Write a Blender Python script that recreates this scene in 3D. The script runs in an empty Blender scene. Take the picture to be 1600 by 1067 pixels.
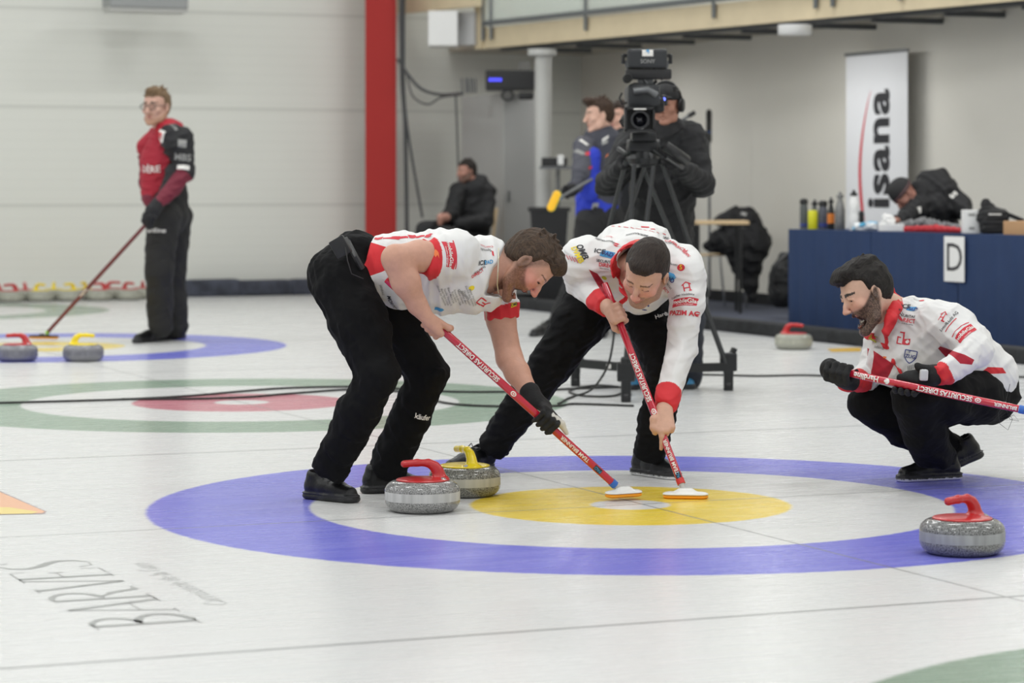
import bpy, bmesh, math, random
import numpy as np
from mathutils import Vector, Matrix
from mathutils.bvhtree import BVHTree

# ---------------------------------------------------------------- camera, world, lights
SC = bpy.context.scene
COL = SC.collection
FP = 4137.0            # focal length in pixels of the 1600 px wide frame
HC = 1.216             # eye height over the ice
HY = 290.0             # row of the horizon
cd = bpy.data.cameras.new('camera'); cam = bpy.data.objects.new('camera', cd); COL.objects.link(cam)
cam.location = (0, 0, HC); cam.rotation_euler = (math.pi/2, 0, 0)
cd.sensor_width = 36; cd.lens = FP/1600*36; cd.shift_y = -(533.5-HY)/1600
cd.clip_start = 0.3; cd.clip_end = 200
cd.dof.use_dof = True; cd.dof.focus_distance = 10.2; cd.dof.aperture_fstop = 3.4
SC.camera = cam
SC.view_settings.view_transform = 'Standard'; SC.view_settings.look = 'None'
SC.view_settings.gamma = 1; SC.view_settings.use_curve_mapping = False
SC.view_settings.exposure = 0.0
W = bpy.data.worlds.new('hall_air'); SC.world = W; W.use_nodes = True
W.node_tree.nodes['Background'].inputs[0].default_value = (0.97, 0.985, 1.0, 1)
W.node_tree.nodes['Background'].inputs[1].default_value = 0.58
UX, UY = 0.921, 0.39   # along the sheets (away to the right); across the sheets is (-UY, UX)
def uv(u, v): return (u*UX - v*UY, u*UY + v*UX)
LAMP_W = 64.0
for i in range(7):
    for j in range(5):
        ld = bpy.data.lights.new('hall_lamp', 'AREA'); ld.shape = 'RECTANGLE'; ld.size = 1.9; ld.size_y = 0.22
        ld.energy = LAMP_W*(.8, .85, .95, 1, 1.1, 1.15, 1.05)[i]; ld.color = (0.985, 1.0, 0.995)
        lo = bpy.data.objects.new('hall_lamp', ld); COL.objects.link(lo)
        x, y = uv(-8 + j*4.6, -3 + i*4.55)
        lo.location = (x, y, 6.1); lo.rotation_euler = (0, 0, math.atan2(UY, UX))
for i in range(5):      # fill lights added under the balcony to brighten the wall behind
    ld = bpy.data.lights.new('soffit_fill', 'AREA'); ld.shape = 'RECTANGLE'; ld.size = 1.2; ld.size_y = 0.2; ld.energy = 16; ld.color = (1.0, 1.0, 0.98)
    lo = bpy.data.objects.new('soffit_fill', ld); COL.objects.link(lo); x, y = uv(11.7, 8.5+i*4.3); lo.location = (x, y, 2.62); lo.rotation_euler = (0, 0, math.atan2(UX, -UY))

# ---------------------------------------------------------------- helpers
def P(px, py, D): return np.array([(px-800)*D/FP, D, HC-(py-HY)*D/FP])
def GP(px, py):   # point on the ice under a pixel
    D = HC*FP/(py-HY); return np.array([(px-800)*D/FP, D, 0.0])
def nrm(v):
    v = np.asarray(v, float); return v/np.linalg.norm(v)
def sset(bs, k, v):
    if k in bs.inputs: bs.inputs[k].default_value = v
def srgb(r, g, b):
    return tuple(((c/255)/12.92 if c/255 <= 0.04045 else ((c/255+0.055)/1.055)**2.4) for c in (r, g, b))
MATS = {}
def mat(name, col=(.5, .5, .5), rough=.6, metal=0.0, bump=0.0, bscale=60, bstretch=None, spec=None, vcol=False, coat=0.0,
        emit=None, regions=None, mott=0.0, mscale=20, sheen=0.0, alpha=None):
    if name in MATS: return MATS[name]
    m = bpy.data.materials.new(name); m.use_nodes = True; nt = m.node_tree; N = nt.nodes; L = nt.links
    bs = N['Principled BSDF']; bs.inputs['Base Color'].default_value = (*col, 1)
    bs.inputs['Roughness'].default_value = rough; bs.inputs['Metallic'].default_value = metal
    if spec is not None: sset(bs, 'Specular IOR Level', spec)
    if coat: sset(bs, 'Coat Weight', coat); sset(bs, 'Coat Roughness', .08)
    if sheen: sset(bs, 'Sheen Weight', sheen); sset(bs, 'Sheen Roughness', .4)
    if alpha is not None: bs.inputs['Alpha'].default_value = alpha
    src = None
    if vcol:
        a = N.new('ShaderNodeAttribute'); a.attribute_name = 'Col'; src = a.outputs['Color']
    tc = None
    if bump or regions or mott: tc = N.new('ShaderNodeTexCoord')
    if mott:
        nz = N.new('ShaderNodeTexNoise'); nz.inputs['Scale'].default_value = mscale; nz.inputs['Detail'].default_value = 6
        L.new(tc.outputs['Object'], nz.inputs['Vector'])
        mp = N.new('ShaderNodeMapRange'); mp.inputs['From Min'].default_value = .3; mp.inputs['From Max'].default_value = .7
        mp.inputs['To Min'].default_value = 1-mott; mp.inputs['To Max'].default_value = 1+mott
        L.new(nz.outputs['Fac'], mp.inputs['Value'])
        vm = N.new('ShaderNodeVectorMath'); vm.operation = 'SCALE'
        if src is None: vm.inputs[0].default_value = col
        else: L.new(src, vm.inputs[0])
        L.new(mp.outputs[0], vm.inputs['Scale']); src = vm.outputs[0]
    if regions:
        for poly, colr, y0, y1 in regions:   # convex outlines on the garment, drawn through its cloth
            cx = sum(p[0] for p in poly)/len(poly); cz = sum(p[1] for p in poly)/len(poly)
            prev = None
            planes = []
            for i in range(len(poly)):
                ax, az = poly[i]; bx, bz = poly[(i+1) % len(poly)]
                nx, nz_ = -(bz-az), (bx-ax); l = math.hypot(nx, nz_) or 1; nx /= l; nz_ /= l
                c = nx*ax+nz_*az
                if nx*cx+nz_*cz < c: nx, nz_, c = -nx, -nz_, -c
                planes.append(((nx, 0, nz_), c))
            planes += [((0, 1, 0), y0), ((0, -1, 0), -y1)]
            for n_, c in planes:
                d = N.new('ShaderNodeVectorMath'); d.operation = 'DOT_PRODUCT'; d.inputs[1].default_value = n_
                L.new(tc.outputs['Object'], d.inputs[0])
                g = N.new('ShaderNodeMath'); g.operation = 'GREATER_THAN'; g.inputs[1].default_value = c
                L.new(d.outputs['Value'], g.inputs[0])
                if prev is None: prev = g.outputs[0]
                else:
                    m2 = N.new('ShaderNodeMath'); m2.operation = 'MULTIPLY'; L.new(prev, m2.inputs[0]); L.new(g.outputs[0], m2.inputs[1]); prev = m2.outputs[0]
            mx = N.new('ShaderNodeMix'); mx.data_type = 'RGBA'
            L.new(prev, mx.inputs['Factor'])
            if src is None: mx.inputs['A'].default_value = (*col, 1)
            else: L.new(src, mx.inputs['A'])
            mx.inputs['B'].default_value = (*colr, 1); src = mx.outputs['Result']
    if src is not None: L.new(src, bs.inputs['Base Color'])
    if bump:
        nz = N.new('ShaderNodeTexNoise'); nz.inputs['Scale'].default_value = bscale; nz.inputs['Detail'].default_value = 5
        if bstretch:
            mpg = N.new('ShaderNodeMapping'); mpg.inputs['Scale'].default_value = bstretch
            L.new(tc.outputs['Object'], mpg.inputs['Vector']); L.new(mpg.outputs[0], nz.inputs['Vector'])
        else: L.new(tc.outputs['Object'], nz.inputs['Vector'])
        bp = N.new('ShaderNodeBump'); bp.inputs['Strength'].default_value = bump; bp.inputs['Distance'].default_value = .01
        L.new(nz.outputs['Fac'], bp.inputs['Height']); L.new(bp.outputs[0], bs.inputs['Normal'])
    if emit:
        bs.inputs['Emission Color'].default_value = (*emit[0], 1); bs.inputs['Emission Strength'].default_value = emit[1]
    MATS[name] = m; return m

def tag(o, label=None, cat=None, group=None, kind=None):
    if label: o['label'] = label
    if cat: o['category'] = cat
    if group: o['group'] = group
    if kind: o['kind'] = kind
    return o
def empty(name, loc, label, cat, group=None, rz=0.0):
    o = bpy.data.objects.new(name, None); COL.objects.link(o); o.location = tuple(loc); o.rotation_euler = (0, 0, rz)
    o.empty_display_size = .1
    return tag(o, label, cat, group)
def copy_tree(o, parent=None):
    c = o.copy(); COL.objects.link(c); c.parent = parent
    for ch in [x for x in COL.objects if x.parent == o]: copy_tree(ch, c)
    return c

class MB:
    """collects shapes of ONE part and links them as one mesh object"""
    def __init__(s): s.v = []; s.f = []; s.m = []; s.mats = []; s.sm = []
    def mi(s, m):
        if m not in s.mats: s.mats.append(m)
        return s.mats.index(m)
    def add(s, v, f, m, smooth=False):
        b = len(s.v); s.v += [tuple(map(float, p)) for p in v]; i = s.mi(m)
        for q in f: s.f.append(tuple(b+k for k in q)); s.m.append(i); s.sm.append(smooth)
    def box(s, c, d, m, R=None, bev=0.0):
        hx, hy, hz = d[0]/2, d[1]/2, d[2]/2
        if bev > 0:
            bm = bmesh.new(); bmesh.ops.create_cube(bm, size=1)
            for v in bm.verts: v.co = Vector((v.co.x*d[0], v.co.y*d[1], v.co.z*d[2]))
            bmesh.ops.bevel(bm, geom=bm.edges[:], offset=min(bev, .45*min(d)), segments=2, affect='EDGES', profile=.6)
            bm.verts.index_update()
            vv = [np.array(v.co) for v in bm.verts]; ff = [tuple(v.index for v in f.verts) for f in bm.faces]; bm.free()
        else:
            vv = [np.array((x*hx, y*hy, z*hz)) for x in (-1, 1) for y in (-1, 1) for z in (-1, 1)]
            ff = [(0, 1, 3, 2), (4, 6, 7, 5), (0, 4, 5, 1), (2, 3, 7, 6), (0, 2, 6, 4), (1, 5, 7, 3)]
        if R is not None: vv = [R @ q for q in vv]
        c = np.asarray(c, float)
        s.add([q+c for q in vv], ff, m); return s
    def beam(s, a, b, w, h, m, up=(0, 0, 1), bev=0.0):
        a = np.asarray(a, float); b = np.asarray(b, float); x = b-a; l = np.linalg.norm(x); x = x/l
        y = np.cross(up, x); y = y/np.linalg.norm(y) if np.linalg.norm(y) > 1e-6 else np.array([0, 1., 0]); z = np.cross(x, y)
        return s.box((a+b)/2, (l, w, h), m, np.stack([x, y, z], 1), bev)
    def tube(s, pts, r, m, seg=12, cap=True):
        pts = [np.asarray(p, float) for p in pts]; n = len(pts)
        rs = r if isinstance(r, (list, tuple)) else [r]*n
        v = []; T = [nrm(pts[min(i+1, n-1)]-pts[max(i-1, 0)]) for i in range(n)]
        a = np.array([0, 0, 1.]) if abs(T[0][2]) < .9 else np.array([1., 0, 0])
        y = nrm(np.cross(a, T[0]))
        for i in range(n):
            y = nrm(y-T[i]*np.dot(y, T[i])); z = np.cross(T[i], y)
            for k in range(seg):
                t = 2*math.pi*k/seg; v.append(pts[i]+rs[i]*(math.cos(t)*y+math.sin(t)*z))
        f = [(i*seg+k, i*seg+(k+1) % seg, (i+1)*seg+(k+1) % seg, (i+1)*seg+k) for i in range(n-1) for k in range(seg)]
        if cap: f += [tuple(reversed(range(seg))), tuple((n-1)*seg+k for k in range(seg))]
        s.add(v, f, m, True); return s
    def lathe(s, prof, m, c=(0, 0, 0), seg=48, axis=None):
        v = []; n = len(prof); R = np.eye(3)
        if axis is not None:
            z = nrm(axis); a = np.array([1., 0, 0]) if abs(z[0]) < .9 else np.array([0, 1., 0]); x = nrm(np.cross(a, z)); R = np.stack([x, np.cross(z, x), z], 1)
        c = np.asarray(c, float)
        for r, z in prof:
            for k in range(seg):
                t = 2*math.pi*k/seg; v.append(R @ np.array([r*math.cos(t), r*math.sin(t), z])+c)
        f = [(i*seg+k, i*seg+(k+1) % seg, (i+1)*seg+(k+1) % seg, (i+1)*seg+k) for i in range(n-1) for k in range(seg)]
        if prof[0][0] > 1e-4: f.append(tuple(reversed(range(seg))))
        if prof[-1][0] > 1e-4: f.append(tuple((n-1)*seg+k for k in range(seg)))
        s.add(v, f, m, True); return s
    def prism(s, poly, d, m):
        """poly: list of 3-D points (planar), d: extrusion vector"""
        n = len(poly); d = np.asarray(d, float); v = [np.asarray(p, float) for p in poly]; v = v+[p+d for p in v]
        f = [tuple(range(n)), tuple(reversed(range(n, 2*n)))]+[(i, (i+1) % n+0, (i+1) % n+n, i+n) for i in range(n)]
        s.add(v, f, m); return s
    def addobj_mesh(s, me, m, M=None, smooth=False):
        v = [(M @ p.co) if M is not None else p.co for p in me.vertices]
        s.add([tuple(q) for q in v], [tuple(p.vertices) for p in me.polygons], m, smooth); return s
    def build(s, name, parent=None, world=True, kind=None, fix=True):
        me = bpy.data.meshes.new(name); me.from_pydata(s.v, [], s.f)
        for m in s.mats: me.materials.append(m)
        me.polygons.foreach_set('material_index', s.m); me.polygons.foreach_set('use_smooth', s.sm)
        if fix:
            bm = bmesh.new(); bm.from_mesh(me); bmesh.ops.recalc_face_normals(bm, faces=bm.faces[:]); bm.to_mesh(me); bm.free()
        if any(s.sm):
            try: me.set_sharp_from_angle(angle=math.radians(40))
            except Exception: pass
        me.update()
        return link(name, me, parent, world, kind)
def link(name, me, parent=None, world=True, kind=None):
    o = bpy.data.objects.new(name, me); COL.objects.link(o)
    if parent is not None:
        o.parent = parent
        if world:      # the mesh is in world coordinates; undo what the parents add
            x = np.array(parent.location); q = parent.parent
            while q is not None: x = x+np.array(q.location); q = q.parent
            o.location = tuple(-x)
    if kind: o['kind'] = kind
    return o

# ---------------------------------------------------------------- text as mesh
def text_mesh(txt, size=1.0, off=0.0, shear=0.0, sub=0.0, align='CENTER', space=1.0):
    cu = bpy.data.curves.new('t', 'FONT'); cu.body = txt; cu.size = size; cu.align_x = align; cu.align_y = 'CENTER'
    cu.offset = off; cu.shear = shear; cu.resolution_u = 3; cu.space_character = space
    o = bpy.data.objects.new('t', cu); COL.objects.link(o)
    dg = bpy.context.evaluated_depsgraph_get(); me = bpy.data.meshes.new_from_object(o.evaluated_get(dg))
    bpy.data.objects.remove(o); bpy.data.curves.remove(cu)
    bm = bmesh.new(); bm.from_mesh(me); bmesh.ops.triangulate(bm, faces=bm.faces[:])
    if sub > 0:
        for _ in range(4):
            es = [e for e in bm.edges if e.calc_length() > sub]
            if not es: break
            bmesh.ops.subdivide_edges(bm, edges=es, cuts=1); bmesh.ops.triangulate(bm, faces=bm.faces[:])
    bm.verts.index_update()
    v = np.array([tuple(q.co) for q in bm.verts]).reshape(-1, 3); f = [tuple(q.index for q in p.verts) for p in bm.faces]
    bm.free(); bpy.data.meshes.remove(me)
    return v, f
def flat_mesh(polys, sub=.02):
    bm = bmesh.new()
    for p in polys:
        vs = [bm.verts.new((x, y, 0)) for x, y in p]; bm.faces.new(vs)
    bmesh.ops.triangulate(bm, faces=bm.faces[:])
    for _ in range(4):
        es = [e for e in bm.edges if e.calc_length() > sub]
        if not es: break
        bmesh.ops.subdivide_edges(bm, edges=es, cuts=1); bmesh.ops.triangulate(bm, faces=bm.faces[:])
    bm.verts.index_update()
    v = np.array([tuple(q.co) for q in bm.verts]); f = [tuple(q.index for q in p.verts) for p in bm.faces]; bm.free()
    return v, f

# ---------------------------------------------------------------- implicit surfaces (surface nets)
def rot_from(xa, ya, za): return np.stack([xa, ya, za], 1)
class SDF:
    def __init__(s, h=.005, col=(.5, .5, .5)): s.h = h; s.p = []; s.col = col; s.wr = []
    def cone(s, a, b, r1, r2=None, k=.012, c=None, flat=None, op='+'):
        a = np.asarray(a, float); b = np.asarray(b, float); r2 = r1 if r2 is None else r2
        s.p.append(('c', (a, b, r1, r2, flat), k, c, op)); return s
    def chain(s, pts, rs, k=.012, c=None, flat=None, op='+'):
        for i in range(len(pts)-1): s.cone(pts[i], pts[i+1], rs[i], rs[i+1], k, c, flat, op)
        return s
    def ell(s, c0, r, R=None, k=.012, c=None, op='+'):
        s.p.append(('e', (np.asarray(c0, float), np.asarray(r, float), np.eye(3) if R is None else R), k, c, op)); return s
    def plane(s, pt, n, k=.004, c=None):      # cuts away everything on the side n points to
        s.p.append(('p', (np.asarray(pt, float), nrm(n)), k, c, '-')); return s
    def box(s, c0, d, R=None, rr=.01, k=.01, c=None, op='+'):
        s.p.append(('b', (np.asarray(c0, float), np.asarray(d, float)/2, np.eye(3) if R is None else R, rr), k, c, op)); return s
    @staticmethod
    def dist(kind, q, X):
        if kind == 'c':
            a, b, r1, r2, flat = q; ba = b-a; L = float(ba@ba) or 1e-9
            d = X-a.astype(np.float32); t = np.clip((d@ba.astype(np.float32))/L, 0, 1)
            d = d-t[..., None]*ba.astype(np.float32)
            if flat is not None:
                w = nrm(flat[0]).astype(np.float32); sc = flat[1]
                dw = d@w; d = d+(dw*(1/sc-1))[..., None]*w
                return (np.sqrt((d*d).sum(-1))-(r1+(r2-r1)*t))*min(1, sc)
            return np.sqrt((d*d).sum(-1))-(r1+(r2-r1)*t)
        if kind == 'e':
            c0, r, R = q; d = (X-c0.astype(np.float32))@R.astype(np.float32)
            e = d/r.astype(np.float32); k0 = np.sqrt((e*e).sum(-1)); e2 = e/r.astype(np.float32); k1 = np.sqrt((e2*e2).sum(-1))+1e-6
            return k0*(k0-1)/k1
        if kind == 'p':
            return -((X-q[0].astype(np.float32))@q[1].astype(np.float32))
        if kind == 'b':
            c0, hd, R, rr = q; d = np.abs((X-c0.astype(np.float32))@R.astype(np.float32))-(hd-rr).astype(np.float32)
            return np.sqrt((np.maximum(d, 0)**2).sum(-1))+np.minimum(d.max(-1), 0)-rr
    @staticmethod
    def bb(kind, q):
        if kind == 'c':
            a, b, r1, r2, flat = q; r = max(r1, r2)*(max(1, flat[1]) if flat is not None else 1)
            return np.minimum(a, b)-r, np.maximum(a, b)+r
        if kind == 'e':
            c0, r, R = q; e = np.abs(R)@r; return c0-e, c0+e
        if kind == 'b':
            c0, hd, R, rr = q; e = np.abs(R)@hd; return c0-e, c0+e
        return None
    def mesh(s, name, m, parent=None, smooth=1, extra=None, kind=None):
        h = s.h; lo = np.full(3, 1e9); hi = -lo
        for kd, q, k, c, op in s.p:
            if op == '+' and kd != 'p':
                a, b = s.bb(kd, q); lo = np.minimum(lo, a); hi = np.maximum(hi, b)
        lo = lo-4*h; n = np.ceil((hi+4*h-lo)/h).astype(int)+1
        G = np.full(n, .06, np.float32)
        ax = [(lo[i]+h*np.arange(n[i])).astype(np.float32) for i in range(3)]
        for kd, q, k, c, op in s.p:
            b_ = s.bb(kd, q)
            if b_ is None: i0 = np.zeros(3, int); i1 = n
            else:
                mg = k+3*h+.012
                i0 = np.clip(((b_[0]-mg-lo)/h).astype(int), 0, n-1); i1 = np.clip(((b_[1]+mg-lo)/h).astype(int)+2, 1, n)
                if (i1 <= i0).any(): continue
            sl = tuple(slice(i0[i], i1[i]) for i in range(3))
            g = G[sl]
            X = np.stack(np.meshgrid(ax[0][sl[0]], ax[1][sl[1]], ax[2][sl[2]], indexing='ij'), -1)
            d = s.dist(kd, q, X)
            if op == '+':
                hh = np.clip(.5+.5*(d-g)/k, 0, 1); G[sl] = d*(1-hh)+g*hh-k*hh*(1-hh)
            else:
                hh = np.clip(.5-.5*(d+g)/k, 0, 1); G[sl] = g*(1-hh)+(-d)*hh+k*hh*(1-hh)
        if s.wr:
            idx = np.nonzero(np.abs(G) < .02)
            X = np.stack([ax[i][idx[i]] for i in range(3)], -1)
            for fn in s.wr: G[idx] += fn(X).astype(np.float32)
        V, F = nets(G, lo, h)
        # light smoothing
        if smooth:
            for _ in range(smooth):
                acc = np.zeros_like(V); cnt = np.zeros(len(V))
                for a, b in ((0, 1), (1, 2), (2, 3), (3, 0)):
                    np.add.at(acc, F[:, a], V[F[:, b]]); np.add.at(cnt, F[:, a], 1)
                    np.add.at(acc, F[:, b], V[F[:, a]]); np.add.at(cnt, F[:, b], 1)
                V = V*.5+.5*acc/np.maximum(cnt, 1)[:, None]
        C = np.tile(np.array([*s.col, 1], np.float32), (len(V), 1)); best = np.full(len(V), 1e9, np.float32); Vf = V.astype(np.float32)
        for kd, q, k, c, op in s.p:
            if op == '+':
                d = s.dist(kd, q, Vf); w = d < best; best[w] = d[w]; C[w, :3] = s.col if c is None else c
        for kd, q, k, c, op in s.p:
            if op == '-' and c is not None and kd != 'p':
                w = s.dist(kd, q, Vf) < .0025; C[w, :3] = c
        me = bpy.data.meshes.new(name)
        me.vertices.add(len(V)); me.vertices.foreach_set('co', V.ravel())
        me.loops.add(F.size); me.loops.foreach_set('vertex_index', F.ravel().astype(np.int32))
        me.polygons.add(len(F)); me.polygons.foreach_set('loop_start', np.arange(0, F.size, 4, dtype=np.int32))
        me.polygons.foreach_set('loop_total', np.full(len(F), 4, np.int32))
        me.polygons.foreach_set('use_smooth', np.ones(len(F), bool)); me.update(calc_edges=True)
        if extra: extra(V, C)
        at = me.color_attributes.new('Col', 'FLOAT_COLOR', 'POINT'); at.data.foreach_set('color', C.ravel())
        me.materials.append(m)
        o = link(name, me, parent, True, kind); return o
def nets(G, lo, h):
    n = np.array(G.shape); I = G < 0
    m = n-1
    tot = np.zeros(m, np.int8)
    for dx in (0, 1):
        for dy in (0, 1):
            for dz in (0, 1): tot += I[dx:dx+m[0], dy:dy+m[1], dz:dz+m[2]]
    act = np.nonzero((tot > 0) & (tot < 8)); A = np.stack(act, 1)
    idx = np.full(m, -1, np.int32); idx[act] = np.arange(len(A))
    cor = [(dx, dy, dz) for dx in (0, 1) for dy in (0, 1) for dz in (0, 1)]
    val = np.stack([G[A[:, 0]+c[0], A[:, 1]+c[1], A[:, 2]+c[2]] for c in cor], 1)
    acc = np.zeros((len(A), 3)); cnt = np.zeros(len(A))
    for i in range(8):
        for j in range(i+1, 8):
            a, b = np.array(cor[i]), np.array(cor[j])
            if np.abs(a-b).sum() != 1: continue
            va, vb = val[:, i], val[:, j]; w = (va < 0) != (vb < 0)
            t = np.where(w, va/(va-vb+1e-12), 0)
            acc[w] += (a+(b-a)*t[:, None])[w]; cnt[w] += 1
    V = lo+h*(A+acc/np.maximum(cnt, 1)[:, None])
    F = []
    for ax_ in range(3):
        o1, o2 = [(1, 2), (2, 0), (0, 1)][ax_]
        sl0 = [slice(0, n[i]) for i in range(3)]; sl1 = list(sl0)
        sl0[ax_] = slice(0, n[ax_]-1); sl1[ax_] = slice(1, n[ax_])
        a = I[tuple(sl0)]; b = I[tuple(sl1)]
        E = np.stack(np.nonzero(a != b), 1); sg = a[tuple(E.T)]
        ok = (E[:, o1] > 0) & (E[:, o2] > 0) & (E[:, o1] < m[o1]) & (E[:, o2] < m[o2]); E = E[ok]; sg = sg[ok]
        def cell(d1, d2):
            q = E.copy(); q[:, o1] -= d1; q[:, o2] -= d2; return idx[tuple(q.T)]
        q = np.stack([cell(1, 1), cell(0, 1), cell(0, 0), cell(1, 0)], 1)
        q[~sg] = q[~sg][:, ::-1]
        F.append(q[(q >= 0).all(1)])
    return V, np.concatenate(F)
def wrinkle(amp, wl, seed, stretch=(1, 1, 1)):
    rg = np.random.RandomState(seed); dirs = []
    for i in range(7):
        v = rg.randn(3); v /= np.linalg.norm(v); dirs.append((v*np.array(stretch)*2*math.pi/(wl*rg.uniform(.6, 1.7)), rg.uniform(0, 6.28)))
    def fn(X):
        s = np.zeros(len(X)); w = np.zeros(len(X))
        for i, (v, ph) in enumerate(dirs):
            x = X@v+ph+1.1*w; w = np.sin(x)
            s += ((1-np.abs(w))*1.6-.6 if i < 2 else w*.6)
        return -amp*s/2.2
    return fn

# ---------------------------------------------------------------- palette
WHITE_WALL = mat('wall_panel_paint', srgb(203, 204, 196), .55, bump=.05, bscale=3, mott=.012, mscale=1.5)
PLASTER = mat('grey_plaster', srgb(222, 219, 210), .8, bump=.08, bscale=12, mott=.02, mscale=1.2)
BLACKP = mat('black_plastic', (.012, .012, .013), .42, bump=.05, bscale=90)
BLACKM = mat('black_metal', (.018, .019, .02), .35, metal=.3)
GREYM = mat('grey_metal', (.16, .165, .17), .38, metal=.6)
CHROME = mat('chrome', (.6, .6, .6), .2, metal=1)
WHITEP = mat('white_plastic', (.8, .8, .79), .35)
REDP = mat('red_handle_plastic', (.50, .020, .022), .28, coat=.25)
YELP = mat('yellow_handle_plastic', (.86, .66, .01), .25, coat=.3)
PRINT_RED = mat('red_print', (.62, .03, .05), .55)
PRINT_BLK = mat('black_print', (.02, .02, .025), .55)
PRINT_BLUE = mat('light_blue_print', (.06, .32, .62), .55)
PRINT_NAVY = mat('navy_print', (.03, .05, .25), .55)
PRINT_YEL = mat('yellow_print', (.8, .62, .02), .55)
PRINT_LIME = mat('lime_print', (.45, .5, .03), .55)
PRINT_WHT = mat('white_print', (.82, .8, .76), .5)
PRINT_ORG = mat('orange_print', (.85, .2, .05), .55)
PRINT_GREY = mat('grey_print', (.3, .3, .29), .6)
WOOD = mat('pale_wood', srgb(206, 180, 140), .55, bump=.05, bscale=30, mott=.08, mscale=8)
PLY = mat('plywood_beam', srgb(214, 198, 166), .6, bump=.05, bscale=20, mott=.05, mscale=4)

# ---------------------------------------------------------------- ice, painted rings and lines
def ice_material():
    m = bpy.data.materials.new('pebbled_ice'); m.use_nodes = True; nt = m.node_tree; N = nt.nodes; L = nt.links
    bs = N['Principled BSDF']
    tc = N.new('ShaderNodeTexCoord')
    def M(op, a, b=None, c=None):
        n = N.new('ShaderNodeMath'); n.operation = op
        for i, x in enumerate((a, b, c)):
            if x is None: continue
            if isinstance(x, (int, float)): n.inputs[i].default_value = x
            else: L.new(x, n.inputs[i])
        return n.outputs[0]
    def mix(f, a, b):
        n = N.new('ShaderNodeMix'); n.data_type = 'RGBA'; L.new(f, n.inputs['Factor'])
        for k, x in (('A', a), ('B', b)):
            if isinstance(x, tuple): n.inputs[k].default_value = (*x, 1)
            else: L.new(x, n.inputs[k])
        return n.outputs['Result']
    # ragged edges: bend the coordinate with a little noise
    nz = N.new('ShaderNodeTexNoise'); nz.inputs['Scale'].default_value = 26; nz.inputs['Detail'].default_value = 4
    L.new(tc.outputs['Object'], nz.inputs['Vector'])
    sub = N.new('ShaderNodeVectorMath'); sub.operation = 'SUBTRACT'; L.new(nz.outputs['Color'], sub.inputs[0]); sub.inputs[1].default_value = (.5, .5, .5)
    scl = N.new('ShaderNodeVectorMath'); scl.operation = 'SCALE'; L.new(sub.outputs[0], scl.inputs[0]); scl.inputs['Scale'].default_value = .02
    ad = N.new('ShaderNodeVectorMath'); ad.operation = 'ADD'; L.new(tc.outputs['Object'], ad.inputs[0]); L.new(scl.outputs[0], ad.inputs[1])
    vec = ad.outputs[0]
    sep = N.new('ShaderNodeSeparateXYZ'); L.new(tc.outputs['Object'], sep.inputs[0]); X, Y = sep.outputs[0], sep.outputs[1]
    U = M('ADD', M('MULTIPLY', X, UX), M('MULTIPLY', Y, UY)); V = M('SUBTRACT', M('MULTIPLY', Y, UX), M('MULTIPLY', X, UY))
    # cloudy white with long sweeping streaks across the sheets
    cmb = N.new('ShaderNodeCombineXYZ'); L.new(M('MULTIPLY', U, .5), cmb.inputs[0]); L.new(M('MULTIPLY', V, 9), cmb.inputs[1])
    st = N.new('ShaderNodeTexNoise'); st.inputs['Scale'].default_value = 1.6; st.inputs['Detail'].default_value = 7; st.inputs['Roughness'].default_value = .65
    L.new(cmb.outputs[0], st.inputs['Vector'])
    streak = N.new('ShaderNodeMapRange'); streak.inputs['From Min'].default_value = .35; streak.inputs['From Max'].default_value = .7
    L.new(st.outputs['Fac'], streak.inputs['Value']); sf = streak.outputs[0]
    col = mix(sf, srgb(221, 221, 220), srgb(214, 215, 214))
    houses = [((0.451, 10.09), srgb(116, 117, 214), srgb(236, 206, 56)), ((-1.518, 14.86), srgb(142, 164, 146), srgb(196, 118, 132)),
              ((-3.54, 20.0), srgb(112, 116, 212), srgb(234, 208, 90)), ((-5.74, 25.6), srgb(140, 158, 142), srgb(196, 118, 132)),
              ((2.41, 5.47), srgb(120, 146, 124), srgb(196, 100, 110))]
    for (cx, cy), outer, inner in houses:
        d = N.new('ShaderNodeVectorMath'); d.operation = 'DISTANCE'; L.new(vec, d.inputs[0]); d.inputs[1].default_value = (cx, cy, 0)
        dv = d.outputs['Value']
        def ring(r0, r1, e=.012):
            a = N.new('ShaderNodeMapRange'); a.interpolation_type = 'SMOOTHSTEP'; a.inputs['From Min'].default_value = r0-e; a.inputs['From Max'].default_value = r0+e; L.new(dv, a.inputs['Value'])
            b = N.new('ShaderNodeMapRange'); b.interpolation_type = 'SMOOTHSTEP'; b.inputs['From Min'].default_value = r1-e; b.inputs['From Max'].default_value = r1+e; L.new(dv, b.inputs['Value'])
            return M('SUBTRACT', a.outputs[0], b.outputs[0])
        f1 = M('MULTIPLY', ring(1.219, 1.829), M('SUBTRACT', 1.0, M('MULTIPLY', sf, .10)))
        f2 = M('MULTIPLY', ring(.152, .61), M('SUBTRACT', 1.0, M('MULTIPLY', sf, .12)))
        col = mix(f1, col, outer); col = mix(f2, col, inner)
    def line(coord, at, w=.008):
        return M('LESS_THAN', M('ABSOLUTE', M('SUBTRACT', coord, at)), w)
    lines = None
    Vs = [4.1, 9.117, 14.28, 19.80, 25.82]
    for v in Vs:
        for c in (line(V, v, .006), line(V, v+2.54, .012)):
            lines = c if lines is None else M('MAXIMUM', lines, c)
    for u in (4.40,):
        lines = M('MAXIMUM', lines, line(U, u, .006))
    col = mix(M('MULTIPLY', lines, .72), col, srgb(120, 122, 122))
    L.new(col, bs.inputs['Base Color'])
    bs.inputs['IOR'].default_value = 1.31; bs.inputs['Roughness'].default_value = .2
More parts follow.
